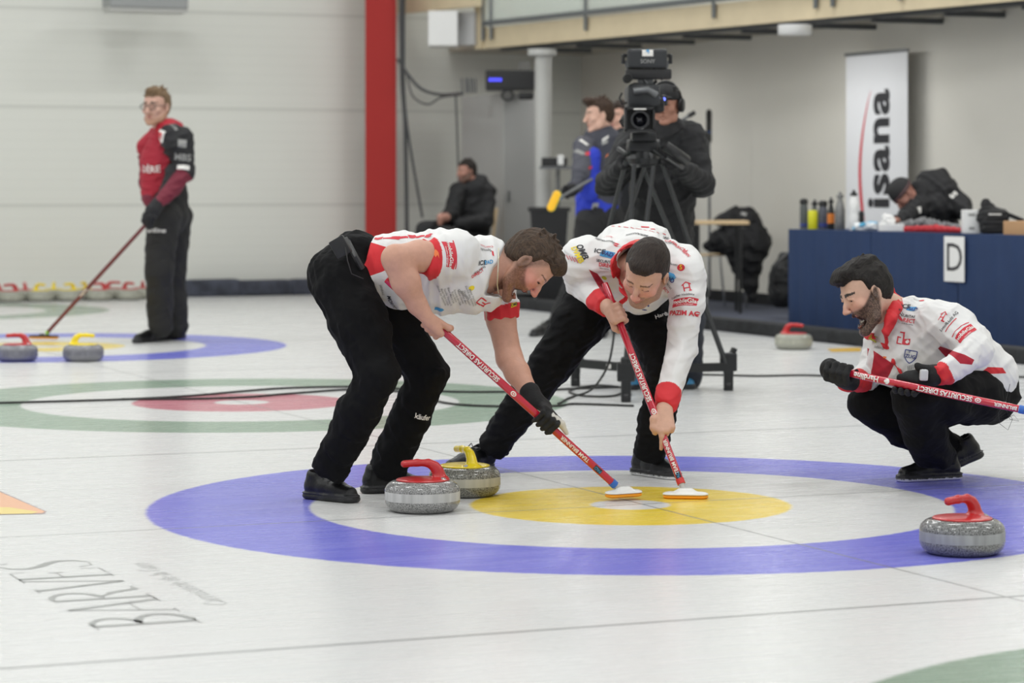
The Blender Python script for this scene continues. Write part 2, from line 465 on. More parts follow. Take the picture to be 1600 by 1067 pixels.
    rr = N.new('ShaderNodeMapRange'); L.new(st.outputs['Fac'], rr.inputs['Value']); rr.inputs['To Min'].default_value = .20; rr.inputs['To Max'].default_value = .34
    L.new(rr.outputs[0], bs.inputs['Roughness'])
    vo = N.new('ShaderNodeTexNoise'); vo.inputs['Scale'].default_value = 90; vo.inputs['Detail'].default_value = 3; L.new(tc.outputs['Object'], vo.inputs['Vector'])
    bs.inputs['Coat Weight'].default_value = .10; bs.inputs['Coat IOR'].default_value = 1.4; bs.inputs['Coat Roughness'].default_value = .10
    bp = N.new('ShaderNodeBump'); bp.inputs['Strength'].default_value = .10; bp.inputs['Distance'].default_value = .004
    L.new(vo.outputs['Fac'], bp.inputs['Height']); L.new(bp.outputs[0], bs.inputs['Normal']); L.new(bp.outputs[0], bs.inputs['Coat Normal'])
    return m
ICE = ice_material()
def uvp(u, v, z=0.0):
    x, y = uv(u, v); return np.array([x, y, z])
EU = 10.17                # end edge of the ice (along the sheets)
WV = 28.30                # line of the long side wall (across the sheets)
fl = MB()
fl.add([uvp(-26, -6), uvp(EU, -6), uvp(EU, WV), uvp(-26, WV)], [(0, 1, 2, 3)], ICE)
# lettering frozen into the ice between two sheets: serif strokes as thin flat faces
ICEPRINT = mat('grey_ice_lettering', srgb(150, 152, 150), .3)
ICEFAINT = mat('faint_ice_lettering', srgb(203, 204, 202), .3)
def stroke(mb, pts, ws, m, M0):
    L_ = [np.array(p, float) for p in pts]; v = []; n = len(L_)
    for i, p in enumerate(L_):
        t = L_[min(i+1, n-1)]-L_[max(i-1, 0)]; t = t/np.linalg.norm(t); q = np.array([-t[1], t[0]])*ws[i]/2
        v += [M0(p+q), M0(p-q)]
    mb.add(v, [(2*i, 2*i+1, 2*i+3, 2*i+2) for i in range(n-1)], m)
def arc(cx, cy, rx, ry, a0, a1, n=12):
    return [(cx+rx*math.cos(math.radians(a0+(a1-a0)*i/n)), cy+ry*math.sin(math.radians(a0+(a1-a0)*i/n))) for i in range(n+1)]
th, tk = .022, .085
GL = {'B': [([(0.1, 0), (.1, 1)], [tk, tk]), (arc(.12, .76, .34, .24, -90, 90), [th]+[tk*.8]*11+[th]), (arc(.12, .27, .42, .27, -90, 90), [th]+[tk]*11+[th]), ([(-.05, 0), (.2, 0)], [.02]*2), ([(-.05, 1), (.2, 1)], [.02]*2)],
      'A': [([(.05, 0), (.35, 1)], [th*1.5]*2), ([(.35, 1), (.68, 0)], [tk]*2), ([(.15, .33), (.56, .33)], [.02]*2), ([(-.05, 0), (.15, 0)], [.02]*2), ([(.55, 0), (.8, 0)], [.02]*2)],
      'R': [([(0.1, 0), (.1, 1)], [tk, tk]), (arc(.12, .74, .38, .26, -90, 90), [th]+[tk*.8]*11+[th]), ([(.22, .48), (.42, .3), (.55, .02), (.72, .02)], [th, tk, tk, th]), ([(-.05, 0), (.25, 0)], [.02]*2)],
      'V': [([(0, 1), (.32, 0)], [tk]*2), ([(.32, 0), (.62, 1)], [th*1.5]*2), ([(-.1, 1), (.12, 1)], [.02]*2), ([(.52, 1), (.72, 1)], [.02]*2)],
      'E': [([(0.1, 0), (.1, 1)], [tk, tk]), ([(0, 1), (.5, 1), (.52, .84)], [.02]*3), ([(0, 0), (.55, 0), (.58, .2)], [.02]*3), ([(.1, .52), (.4, .52)], [.02]*2), ([(.4, .44), (.4, .6)], [.02]*2)],
      'S': [([(.5, .86), (.44, .98), (.28, 1.0), (.12, .9), (.08, .74), (.2, .58), (.38, .44), (.5, .3), (.48, .12), (.32, 0), (.12, .02), (.04, .18)], [th, th, .02, .04, .07, .1, .11, .09, .05, .02, th, th])]}
xo = 0.0
o0 = np.array([-0.87, 7.39, .0006]); vd = np.array([-UY, UX, 0]); ud = np.array([-UX, -UY, 0])
o0 = GP(312, 972)+np.array([0, 0, .0008])
for ch, adv in zip('BARVES', (.66, .78, .74, .66, .66, .6)):
    for pts, ws in GL[ch]:
        stroke(fl, pts, ws, ICEPRINT, lambda p, xo=xo: o0+vd*(xo+p[0])*.335+ud*p[1]*.29)
    xo += adv
v, f = text_mesh('Carrosserie de la Gare', .1, 0, align='LEFT')
oo = GP(345, 945)+np.array([0, 0, .0008])
fl.add([oo+vd*p[0]+ud*p[1] for p in v], f, ICEFAINT)
# corner of an orange and yellow advert in the ice
OR1 = mat('orange_ice_print', srgb(232, 176, 138), .3); YE1 = mat('yellow_ice_print', srgb(232, 208, 120), .3); BR1 = mat('brown_ice_outline', srgb(170, 150, 150), .3)
def gpoly(mb, pp, m, z):
    mb.add([GP(a, b)+np.array([0, 0, z]) for a, b in pp], [tuple(range(len(pp)))], m)
gpoly(fl, [(-60, 738), (0, 767), (73, 799), (70, 803), (-60, 806)], BR1, .0006)
gpoly(fl, [(-60, 741), (0, 769), (70, 799.5), (66, 802), (-60, 804)], OR1, .0010)
gpoly(fl, [(-60, 792), (15, 793), (60, 800), (50, 803), (-60, 804.5)], YE1, .0014)
# yellow marks by the far end of the sheet
gpoly(fl, [(1292, 545), (1345, 543), (1345, 549), (1300, 550)], mat('yellow_ice_mark', srgb(225, 180, 60), .3), .001)
o = fl.build('floor', kind='structure', fix=False)

# walkway carpet beyond the ice, a hair higher
CARPET = mat('dark_blue_carpet', srgb(66, 70, 84), .95, bump=.4, bscale=60, mott=.25, mscale=30)
mb = MB(); mb.add([uvp(EU, -6, .004), uvp(30, -6, .004), uvp(30, WV, .004), uvp(EU, WV, .004)], [(0, 1, 2, 3)], CARPET)
mb.build('floor_walkway', kind='structure', fix=False)
# black foam bumper along the end of the ice
FOAM = mat('black_foam', (.02, .021, .023), .9, bump=.5, bscale=30, mott=.4, mscale=12)
mb = MB(); mb.beam(uvp(EU+.1, 2, .055), uvp(EU+.1, 25.3, .055), .18, .11, FOAM, bev=.02)
tag(mb.build('foam_bumper'), 'low black foam bumper along the far right end of the ice', 'bumper')
mb = MB()
for k in range(20, 23):
    a = uvp(-4.0+k*.6, WV-.22, .085); b = uvp(-4.0+k*.6+.62, WV-.22, .09)
    mb.beam(a, b, .24, .17+.015*((k*7) % 3), mat('slate_foam', (.05, .055, .075), .9, bump=.5, bscale=20, mott=.4, mscale=9), bev=.05)
tag(mb.build('foam_padding'), 'dark slate foam padding lying along the foot of the long white wall', 'padding')

# ---------------------------------------------------------------- walls
def wall_seams():
    m = mat('sandwich_panel_wall', srgb(222, 223, 215), .5, bump=.04, bscale=2)
    nt = m.node_tree; N = nt.nodes; L = nt.links; bs = N['Principled BSDF']
    tc = N.new('ShaderNodeTexCoord'); sp = N.new('ShaderNodeSeparateXYZ'); L.new(tc.outputs['Object'], sp.inputs[0])
    def M(op, a, b=0):
        n = N.new('ShaderNodeMath'); n.operation = op
        for i, x in enumerate((a, b)):
            if isinstance(x, (int, float)): n.inputs[i].default_value = x
            else: L.new(x, n.inputs[i])
        return n.outputs[0]
    z = M('DIVIDE', M('ADD', sp.outputs[2], 0.02), 1.065); fr = M('FRACT', z, 0)
    seam = M('LESS_THAN', M('ABSOLUTE', M('SUBTRACT', fr, .96)), .017)
    fine = M('LESS_THAN', M('FRACT', M('MULTIPLY', sp.outputs[2], 9.4), 0), .10)
    nz = N.new('ShaderNodeTexNoise'); nz.inputs['Scale'].default_value = .35; nz.inputs['Detail'].default_value = 3; L.new(tc.outputs['Object'], nz.inputs['Vector'])
    mx = N.new('ShaderNodeMix'); mx.data_type = 'RGBA'; L.new(M('ADD', M('MULTIPLY', seam, .8), M('MULTIPLY', fine, .22)), mx.inputs['Factor'])
    mx.inputs['A'].default_value = (*srgb(224, 225, 218), 1); mx.inputs['B'].default_value = (*srgb(203, 204, 197), 1)
    L.new(mx.outputs['Result'], bs.inputs['Base Color'])
    return m
PANEL = wall_seams()
CU = 12.86
HW = 6.6
mb = MB(); mb.beam(uvp(-20, WV+.15, HW/2), uvp(CU+.3, WV+.15, HW/2), .3, HW, PANEL); mb.build('wall_left', kind='structure')
mb = MB(); mb.beam(uvp(CU+.15, WV, HW/2), uvp(CU+.15, 2, HW/2), .3, HW, PLASTER); mb.build('wall_back', kind='structure')
mb = MB(); mb.beam(uvp(CU-.015, WV-.1, .06), uvp(CU-.015, 3, .06), .03, .12, BLACKP); mb.build('baseboard_back', kind='structure')
CEIL = mat('ceiling_paint', (.8, .8, .78), .8, bump=.1, bscale=4)
mb = MB(); mb.beam(uvp(-20, 11, HW+.1), uvp(CU+.3, 11, HW+.1), 35, .2, CEIL); mb.build('ceiling', kind='structure')

# ---------------------------------------------------------------- curling stones
GRAN = None
def granite(name, base, dark, band, red=0):
    m = bpy.data.materials.new(name); m.use_nodes = True; nt = m.node_tree; N = nt.nodes; L = nt.links; bs = N['Principled BSDF']
    tc = N.new('ShaderNodeTexCoord'); sp = N.new('ShaderNodeSeparateXYZ'); L.new(tc.outputs['Object'], sp.inputs[0])
    nz = N.new('ShaderNodeTexNoise'); nz.inputs['Scale'].default_value = 260; nz.inputs['Detail'].default_value = 3; L.new(tc.outputs['Object'], nz.inputs['Vector'])
    cr = N.new('ShaderNodeValToRGB'); e = cr.color_ramp.elements
    e[0].position = .38; e[0].color = (*dark, 1); e[1].position = .62; e[1].color = (*base, 1)
    x = e.new(.5); x.color = (*[(a*.65+b*.35) for a, b in zip(base, dark)], 1)
    L.new(nz.outputs['Fac'], cr.inputs[0])
    a = N.new('ShaderNodeMath'); a.operation = 'SUBTRACT'; L.new(sp.outputs[2], a.inputs[0]); a.inputs[1].default_value = .060
    b = N.new('ShaderNodeMath'); b.operation = 'ABSOLUTE'; L.new(a.outputs[0], b.inputs[0])
    c = N.new('ShaderNodeMath'); c.operation = 'LESS_THAN'; L.new(b.outputs[0], c.inputs[0]); c.inputs[1].default_value = .0165
    n2 = N.new('ShaderNodeTexNoise'); n2.inputs['Scale'].default_value = 30; mp = N.new('ShaderNodeMapping'); mp.inputs['Scale'].default_value = (1, 1, .05)
    L.new(tc.outputs['Object'], mp.inputs[0]); L.new(mp.outputs[0], n2.inputs['Vector'])
    c2 = N.new('ShaderNodeValToRGB'); q = c2.color_ramp.elements; q[0].position = .35; q[0].color = (*[t*.72 for t in band], 1); q[1].position = .65; q[1].color = (*band, 1)
    L.new(n2.outputs['Fac'], c2.inputs[0])
    mx = N.new('ShaderNodeMix'); mx.data_type = 'RGBA'; L.new(c.outputs[0], mx.inputs['Factor']); L.new(cr.outputs[0], mx.inputs['A']); L.new(c2.outputs[0], mx.inputs['B'])
    L.new(mx.outputs['Result'], bs.inputs['Base Color'])
    r = N.new('ShaderNodeMapRange'); L.new(c.outputs[0], r.inputs['Value']); r.inputs['To Min'].default_value = .13; r.inputs['To Max'].default_value = .55
    L.new(r.outputs[0], bs.inputs['Roughness'])
    return m
GR_A = granite('speckled_grey_granite', (.36, .36, .35), (.09, .09, .09), (.55, .55, .54))
GR_B = granite('speckled_olive_granite', (.30, .30, .26), (.03, .03, .028), (.50, .49, .42))
GR_C = granite('speckled_dark_granite', (.28, .285, .28), (.05, .05, .045), (.36, .37, .37))
GR_D = granite('smooth_blue_grey_granite', (.25, .25, .27), (.15, .15, .17), (.20, .20, .23))
GR_E = granite('pale_granite', (.42, .42, .36), (.22, .22, .18), (.46, .46, .38))
def stone_profile():
    R = .1415; pts = [(0, .006), (.055, .005), (.062, .0), (.072, .001)]
    for i in range(9):
        t = math.radians(-78+i*70/8); pts.append((R-.045+.045*math.cos(t)*1.0, .044+.044*math.sin(t)))
    for i in range(9):
        t = math.radians(8+i*74/8); pts.append((R-.045+.045*math.cos(t), .074+.041*math.sin(t)))
    pts.append((.07, .1165)); pts.append((0, .1165)); return pts
PROTO = {}
def stone(loc, handle_col, gran, ang, label, group=None, mh=None):
    key = (handle_col, gran.name)
    e = empty('curling_stone', (loc[0], loc[1], 0), label, 'curling stone', group, ang)
    if key not in PROTO:
        mb = MB(); mb.lathe(stone_profile(), gran, seg=72); b = mb.build('granite_body', e, world=False)
        s = SDF(.0028, (1, 1, 1))
        s.ell((0, 0, .117), (.1, .1, .010), k=.004)
        s.chain([(.066, 0, .120), (.060, 0, .145), (.046, 0, .166), (.026, 0, .178)], [.026, .0165, .0135, .0135], k=.02, flat=((0, 1, 0), .85))
        s.chain([(.046, 0, .167), (.022, 0, .179), (-.02, 0, .180), (-.068, 0, .176)], [.0135, .0135, .0132, .0135], k=.008)
        h = s.mesh('handle', REDP if handle_col == 'red' else YELP, e); h.location = (0, 0, 0)
        m2 = MB(); m2.lathe([(0, 0), (.0095, 0), (.0095, .003), (.006, .0035), (0, .0036)], CHROME, (.078, -.035, .1215), 20, axis=(.2, -.5, 1)); m2.build('bolt', e, world=False)
        PROTO[key] = e
    else:
        for ch in [x for x in COL.objects if x.parent == PROTO[key]]:
            c = ch.copy(); COL.objects.link(c); c.parent = e
    return e
def sp_at(cx, D): return ((cx-800)*D/FP, D)
stone(sp_at(660, 9.90), 'red', GR_A, math.radians(2), 'grey curling stone with red handle, in front of the left sweeper and the yellow-handled stone')
stone(sp_at(726, 10.40), 'yellow', GR_B, math.radians(-62), 'speckled curling stone with yellow handle touching the yellow circle, behind the red-handled one')
stone(sp_at(1503.5, 8.76), 'red', GR_C, math.radians(38), 'large red-handled curling stone at the lower right, on the blue ring')
stone(sp_at(27, 18.35), 'red', GR_D, math.radians(0), 'red-handled curling stone at the far left house, beside the broom head')
stone(sp_at(130, 18.35), 'yellow', GR_D, math.radians(180), 'yellow-handled curling stone in the far left house, near the man in the red jacket')
stone(sp_at(1240, 19.7), 'red', GR_E, math.radians(150), 'pale red-handled curling stone standing before the blue cloth table')
# stones parked against the side wall, two rows
rg = random.Random(4)
for row in range(2):
    cnt = {'red': 0, 'yellow': 0}
    for i in range(8):
        px = -6+46.2*i+row*22-24
        vv = WV-.80+row*.30; u0 = (px-800)/FP
        D = vv/(UX-UY*u0); x = u0*D
        colr = 'yellow' if 60 < px+(-10 if row else 0) < 150 else 'red'
        if px > 228 or px < -30: continue
        cnt[colr] += 1
        side = '' if colr == 'yellow' else (', left of the yellow ones' if px < 100 else ', right of the yellow ones, by the man in red')
        nth = ('first', 'second', 'third', 'fourth', 'fifth', 'sixth')[cnt[colr]-1]
        stone((x, D), colr, GR_E, rg.uniform(0, 6.28), '%s %s-handled stone from the left in the %s row by the white wall' % (nth, colr, ('front', 'back')[row]), 'stones parked in two rows by the long wall')

# ---------------------------------------------------------------- printing on cloth and gear
CAM = np.array([0, 0, HC])
class Printer:
    """lays lettering and marks onto a mesh object, following its surface"""
    def __init__(s, o):
        s.o = o; me = o.data; s.n0 = len(me.vertices)
        co = np.empty(s.n0*3); me.vertices.foreach_get('co', co)
        s.bvh = BVHTree.FromPolygons([tuple(v) for v in co.reshape(-1, 3)], [tuple(p.vertices) for p in me.polygons])
        s.V = []; s.F = []; s.M = []
    def frame(s, px, py, ang):
        r = nrm(P(px, py, 10)-CAM); hit = s.bvh.ray_cast(Vector(CAM), Vector(r))
        if hit[0] is None: return None
        pt = np.array(hit[0]); ns = []
        for dx in (-6, 0, 6):
            for dy in (-6, 0, 6):
                h = s.bvh.ray_cast(Vector(CAM), Vector(nrm(P(px+dx, py+dy, 10)-CAM)))
                if h[0] is not None and (np.array(h[0])-pt)@(np.array(h[0])-pt) < .004: ns.append(np.array(h[1]))
        n = nrm(sum(ns))
        if n@r > 0: n = -n
        a = math.radians(ang); e = np.array([math.cos(a), 0, math.sin(a)])
        t = e-r*(e@n)/min(r@n, -.25); t = nrm(t-n*(t@n)); b = np.cross(n, t)
        return pt, n, t, b
    def put(s, px, py, ang, v, f, m, flip=False, lift=.0012):
        fr = s.frame(px, py, ang)
        if fr is None: return
        pt, n, t, b = fr; base = len(s.V); out = []
        for q in v:
            p = pt+t*q[0]+b*q[1]
            h = s.bvh.ray_cast(Vector(p+n*.06), Vector(-n), .13)
            if h[0] is None:
                h = s.bvh.find_nearest(Vector(p)); out.append(np.array(h[0])+np.array(h[1])*lift if h[0] is not None else p)
            else: out.append(np.array(h[0])+n*lift)
        s.V += out
        for q in f: s.F.append(tuple(base+k for k in q)); s.M.append(m)
    def text(s, px, py, ang, txt, h, m, off=.004, shear=0.0, space=1.0):
        v, f = text_mesh(txt, h/.7, off*h/.7*2, shear, sub=max(.010, h*.45), space=space); s.put(px, py, ang, v, f, m, lift=.0030)
    def poly(s, px, py, ang, polys, m, lift=.0012):
        v, f = flat_mesh(polys, .012); s.put(px, py, ang, v, f, m, lift=lift)
    def done(s):
        if not s.F: return
        me = s.o.data; bm = bmesh.new(); bm.from_mesh(me)
        vs = [bm.verts.new(tuple(p)) for p in s.V]
        ms = list(me.materials)
        cl = bm.verts.layers.float_color.get('Col')
        for q, m in zip(s.F, s.M):
            if m not in ms: me.materials.append(m); ms.append(m)
            try: fc = bm.faces.new([vs[k] for k in q])
            except ValueError: continue
            fc.material_index = ms.index(m); fc.smooth = True
        bm.to_mesh(me); bm.free()
def ellp(rx, ry, n=20, cx=0, cy=0): return [(cx+rx*math.cos(2*math.pi*i/n), cy+ry*math.sin(2*math.pi*i/n)) for i in range(n)]
def rectp(w, h, cx=0, cy=0, sk=0): return [(cx-w/2-sk, cy-h/2), (cx+w/2-sk, cy-h/2), (cx+w/2+sk, cy+h/2), (cx-w/2+sk, cy+h/2)]
def crossp(r, w): return [(-w, -r), (w, -r), (w, -w), (r, -w), (r, w), (w, w), (w, r), (-w, r), (-w, w), (-r, w), (-r, -w), (-w, -w)]

# ---------------------------------------------------------------- people
SKIN = mat('skin', rough=.52, vcol=True, bump=.12, bscale=140, mott=.05, mscale=45)
def hair_material():
    m = bpy.data.materials.new('hair'); m.use_nodes = True; N = m.node_tree.nodes; L = m.node_tree.links; bs = N['Principled BSDF']
    a = N.new('ShaderNodeAttribute'); a.attribute_name = 'Col'; l = N.new('ShaderNodeAttribute'); l.attribute_name = 'Loc'
    mp = N.new('ShaderNodeMapping'); mp.inputs['Scale'].default_value = (420, 45, 90); L.new(l.outputs['Vector'], mp.inputs['Vector'])
    nz = N.new('ShaderNodeTexNoise'); nz.inputs['Scale'].default_value = 1; nz.inputs['Detail'].default_value = 4; nz.inputs['Distortion'].default_value = .6; L.new(mp.outputs[0], nz.inputs['Vector'])
    r = N.new('ShaderNodeMapRange'); r.inputs['From Min'].default_value = .3; r.inputs['From Max'].default_value = .7; r.inputs['To Min'].default_value = .3; r.inputs['To Max'].default_value = 1.35; L.new(nz.outputs['Fac'], r.inputs['Value'])
    v = N.new('ShaderNodeVectorMath'); v.operation = 'SCALE'; L.new(a.outputs['Color'], v.inputs[0]); L.new(r.outputs[0], v.inputs['Scale']); L.new(v.outputs[0], bs.inputs['Base Color'])
    b = N.new('ShaderNodeBump'); b.inputs['Strength'].default_value = .8; b.inputs['Distance'].default_value = .004; L.new(nz.outputs['Fac'], b.inputs['Height']); L.new(b.outputs[0], bs.inputs['Normal'])
    bs.inputs['Roughness'].default_value = .62; sset(bs, 'Specular IOR Level', .3); return m
HAIR = hair_material()
CLOTH = mat('jersey_cloth', rough=.78, vcol=True, bump=.06, bscale=18)
BLACKCLOTH = mat('black_trouser_cloth', (.0045, .0045, .005), .85, bump=.15, bscale=12, spec=.18)
BLACKJ = mat('black_jacket_cloth', (.012, .012, .0135), .7, bump=.5, bscale=14, spec=.35)
LEATHER = mat('black_leather', rough=.38, vcol=True, bump=.3, bscale=40, spec=.35)
GLOVEM = mat('glove_cloth', rough=.85, vcol=True, bump=.3, bscale=60)
EYEM = mat('eye_white', (.30, .27, .25), .3)
IRISM = mat('dark_iris', (.03, .02, .015), .15)
def frame_head(f, u):
    f = nrm(f); u = np.asarray(u, float); u = nrm(u-f*(u@f)); r = np.cross(f, u); return np.stack([r, f, u], 1)
def head(sk, O, R, hs=1.0, mouth=0.0, col=None, ears=True):
    L = lambda x, y, z: np.asarray(O, float)+hs*(R@np.array([x, y, z]))
    def E(p_, r, rot=None, **k): sk.ell(L(*p_), np.array(r)*hs, R if rot is None else R@rot, **k)
    jd = .028*mouth
    E((0, -.012, .034), (.0765, .098, .084), k=.02)
    E((0, .030, -.020), (.062, .062, .085), k=.02)
    for s in (-1, 1):
        sk.chain([L(s*.056, -.005, -.045), L(s*.048, .025, -.082-jd*.6), L(s*.016, .070, -.108-jd)], [.022*hs, .02*hs, .017*hs], k=.02)
        E((s*.043, .060, -.030), (.022, .020, .018), k=.018)
        E((s*.012, .102, -.042), (.0085, .010, .0075), k=.006)
    E((0, .074, -.108-jd), (.021, .018, .017), k=.012)
    sk.cone(L(-.034, .078, .018), L(.034, .078, .018), .0125*hs, k=.012)
    sk.chain([L(0, .086, .008), L(0, .1, -.018), L(0, .113, -.038)], [.0075*hs, .009*hs, .0105*hs], k=.01)
    for s in (-1, 1): E((s*.031, .098, -.003), (.017, .019, .011), k=.008, op='-')
    for s in (-1, 1):
        sk.chain([L(s*.017, .0835, -.001), L(s*.031, .0895, .0045), L(s*.045, .078, -.001)], [.0036*hs, .0042*hs, .0036*hs], k=.005)
        sk.chain([L(s*.018, .0825, -.010), L(s*.031, .0855, -.0135), L(s*.044, .077, -.009)], [.003*hs, .0034*hs, .003*hs], k=.005)
    # lips
    sk.chain([L(-.022, .080, -.069), L(0, .092, -.064), L(.022, .080, -.069)], [.0045*hs, .0062*hs, .0045*hs], k=.006, c=col and col.get('lip'))
    sk.chain([L(-.020, .074, -.078-jd), L(0, .085, -.083-jd), L(.020, .074, -.078-jd)], [.0045*hs, .007*hs, .0045*hs], k=.006, c=col and col.get('lip'))
    if mouth > 0: E((0, .088, -.070-jd*.5), (.020, .036, .003+.021*mouth), k=.004, op='-', c=(.03, .008, .008))
    if ears:
        for s in (-1, 1):
            sk.ell(L(s*.079, -.008, -.012), np.array((.008, .019, .032))*hs, R, k=.006)
            sk.ell(L(s*.0885, -.002, -.009), np.array((.010, .010, .019))*hs, R, k=.004, op='-')
    return L
def paint_head(O, R, hs, skin, beard=None, beard_top=-.05, brow=(.06, .035, .02), stub=None, mouth=0.0, slit=None, lip=(.5, .2, .17), blush=None, bt=.0052, sz=-.005):
    O = np.asarray(O, float)
    def fn(V, C):
        q = (V-O)@R/hs; x, y, z = q.T; ax = np.abs(x); near = (ax < .1) & (np.abs(y) < .14) & (z > -.16) & (z < .14)
        rs = np.random.RandomState(1); nz = rs.rand(len(V))
        dark = (C[:, 0] < .06)
        if blush is not None:
            w = np.exp(-(((ax-.045)/.03)**2+((z+.03)/.03)**2))*(y > .02)+np.exp(-((x/.016)**2+((z+.036)/.016)**2))*(y > .08)
            w = np.clip(w, 0, 1)*near*.6; C[:, :3] = C[:, :3]*(1-w[:, None])+np.array(blush)*w[:, None]
        jd = .028*mouth
        if beard is not None:
            line = beard_top+.058*(np.clip((.085-y)/.09, 0, 1))**1.7      # rises towards the ear
            b = near & (z < line) & (y > -.012-.2*(z+.05)) & (z > -.15-jd)
            mous = near & (ax < .03) & (z < -.05) & (z > -.064) & (y > .07)
            lips = (ax < .019) & (y > .083) & (z < -.062) & (z > -.083-jd)
            soft = np.clip((line-z)/.010, 0, 1)*np.clip((y+.012+.2*(z+.05))/.012, 0, 1)
            w = np.where(mous, .9, soft)*((b | mous) & ~lips)*np.clip(.70+.35*nz, 0, .97); C[:, :3] = C[:, :3]*(1-w[:, None])+np.array(beard)*w[:, None]
        lp = near & (ax < .02) & (y > .084) & (z < -.063) & (z > -.082-jd) & ~dark
        C[lp, :3] = lip
        if mouth > 0:
            m = near & (ax < .019) & (z < -.069) & (z > -.071-jd*.95) & (y > .03) & (y < .087)
            C[m, :3] = (.05, .012, .012)
        if brow is not None:
            b = near & (np.abs(z-.0200-.16*(.020-np.abs(ax-.034))) < bt*(1.15-.55*np.clip((ax-.012)/.04, 0, 1))) & (ax > .012) & (ax < .052) & (y > .055); C[b, :3] = brow
        if slit is not None:
            b = near & (np.abs(z-sz) < .0031) & (ax > .018) & (ax < .044) & (y > .05); C[b, :3] = slit
        if stub is not None:
            w = near*np.clip((z+.065+np.maximum(0, -.02-y)*.25)/.02, 0, 1)*np.clip((.030+.5*z-y)/.015, 0, 1)*(.55+.3*nz); C[:, :3] = C[:, :3]*(1-w[:, None])+np.array(stub)*w[:, None]
    return fn
def eyes(O, R, hs, parent, which=(-1, 1)):
    for s in which:
        c = np.asarray(O)+hs*(R@np.array([s*.030, .0725, -.004]))
        mb = MB(); r = .0112*hs
        mb.lathe([(r*math.sin(math.radians(a)), r*math.cos(math.radians(a))) for a in (0, 15, 30)], IRISM, c, 20, axis=R[:, 1])
        mb.lathe([(r*math.sin(math.radians(a)), r*math.cos(math.radians(a))) for a in (30, 45, 70, 100, 140, 180)], EYEM, c, 20, axis=R[:, 1])
        mb.build('eye', parent, fix=False)
def hairdo(name, O, R, hs, col, parent, h=.0032, extra=None, front=(.096, .080), sideb=(.022, -.030), nape=(-.10, -.083), thick=1.0, amp=.0022, top=0.0, hl=.066, tilt=-8, tufts=0, tl=.016):
    s = SDF(h, col); O = np.asarray(O, float); L = lambda x, y, z: O+hs*(R@np.array([x, y, z]))
    s.ell(L(0, -.014, .040+top*.5), np.array([.0805*thick, .1035*thick, .087*thick+top*.5])*hs, R, k=.01)
    s.ell(L(0, -.030, .004), np.array([.0785*thick, .086*thick, .086])*hs, R, k=.02)
    if extra: extra(s, L)
    n2v = np.array(nape)-np.array(sideb); n2 = nrm(np.array([0, -n2v[1], n2v[0]]))
    if n2[2] > 0: n2 = -n2
    Rb = R@rotx(tilt); s.box(L(0, sideb[0], hl)+Rb@np.array([0, .15, -.15])*hs, (.4*hs, .3*hs, .3*hs), Rb, rr=.035, k=.008, op='-'); s.plane(L(0, *sideb), R@n2, k=.01)
    for e in (-1, 1): s.ell(L(e*.08, .002, -.022), np.array([.03, .022, .034])*hs, R, k=.008, op='-')
    def strands(X):
        q = (X-O)@R/hs; w = .5*np.sin(q[:, 1]*60+q[:, 2]*38)+.35*np.sin(q[:, 1]*131+1.3)
        return -amp*(np.abs(np.sin(q[:, 0]*260+w*2.2+q[:, 1]*20))+.8*np.sin(q[:, 0]*115+w*3+q[:, 2]*60))
    rg = random.Random(3)
    for i in range(tufts):
        az = rg.uniform(-2.6, 2.6); el = rg.uniform(.25, 1.35); d = np.array([math.sin(az)*math.cos(el)*.078, math.cos(az)*math.cos(el)*.105, math.sin(el)*.088])*thick
        p0 = np.array([0, -.014, .042])+d*1.0; fl = nrm(nrm(d)*.45+np.array([rg.uniform(-.5, .5), .8 if d[1] > -.02 else -.2, rg.uniform(-.1, .3)])); q1 = p0+fl*tl*rg.uniform(.6, 1.3)
        if q1[1] > .10 and q1[2] < .06: continue
        s.cone(L(*p0), L(*q1), .0058*hs, .0018*hs, k=.006)
    s.wr.append(strands)
    o = s.mesh(name, HAIR, parent); me = o.data; co = np.empty(len(me.vertices)*3); me.vertices.foreach_get('co', co)
    q = (co.reshape(-1, 3)-O)@R/hs; at = me.attributes.new('Loc', 'FLOAT_VECTOR', 'POINT'); at.data.foreach_set('vector', q.astype(np.float32).ravel())
    return o
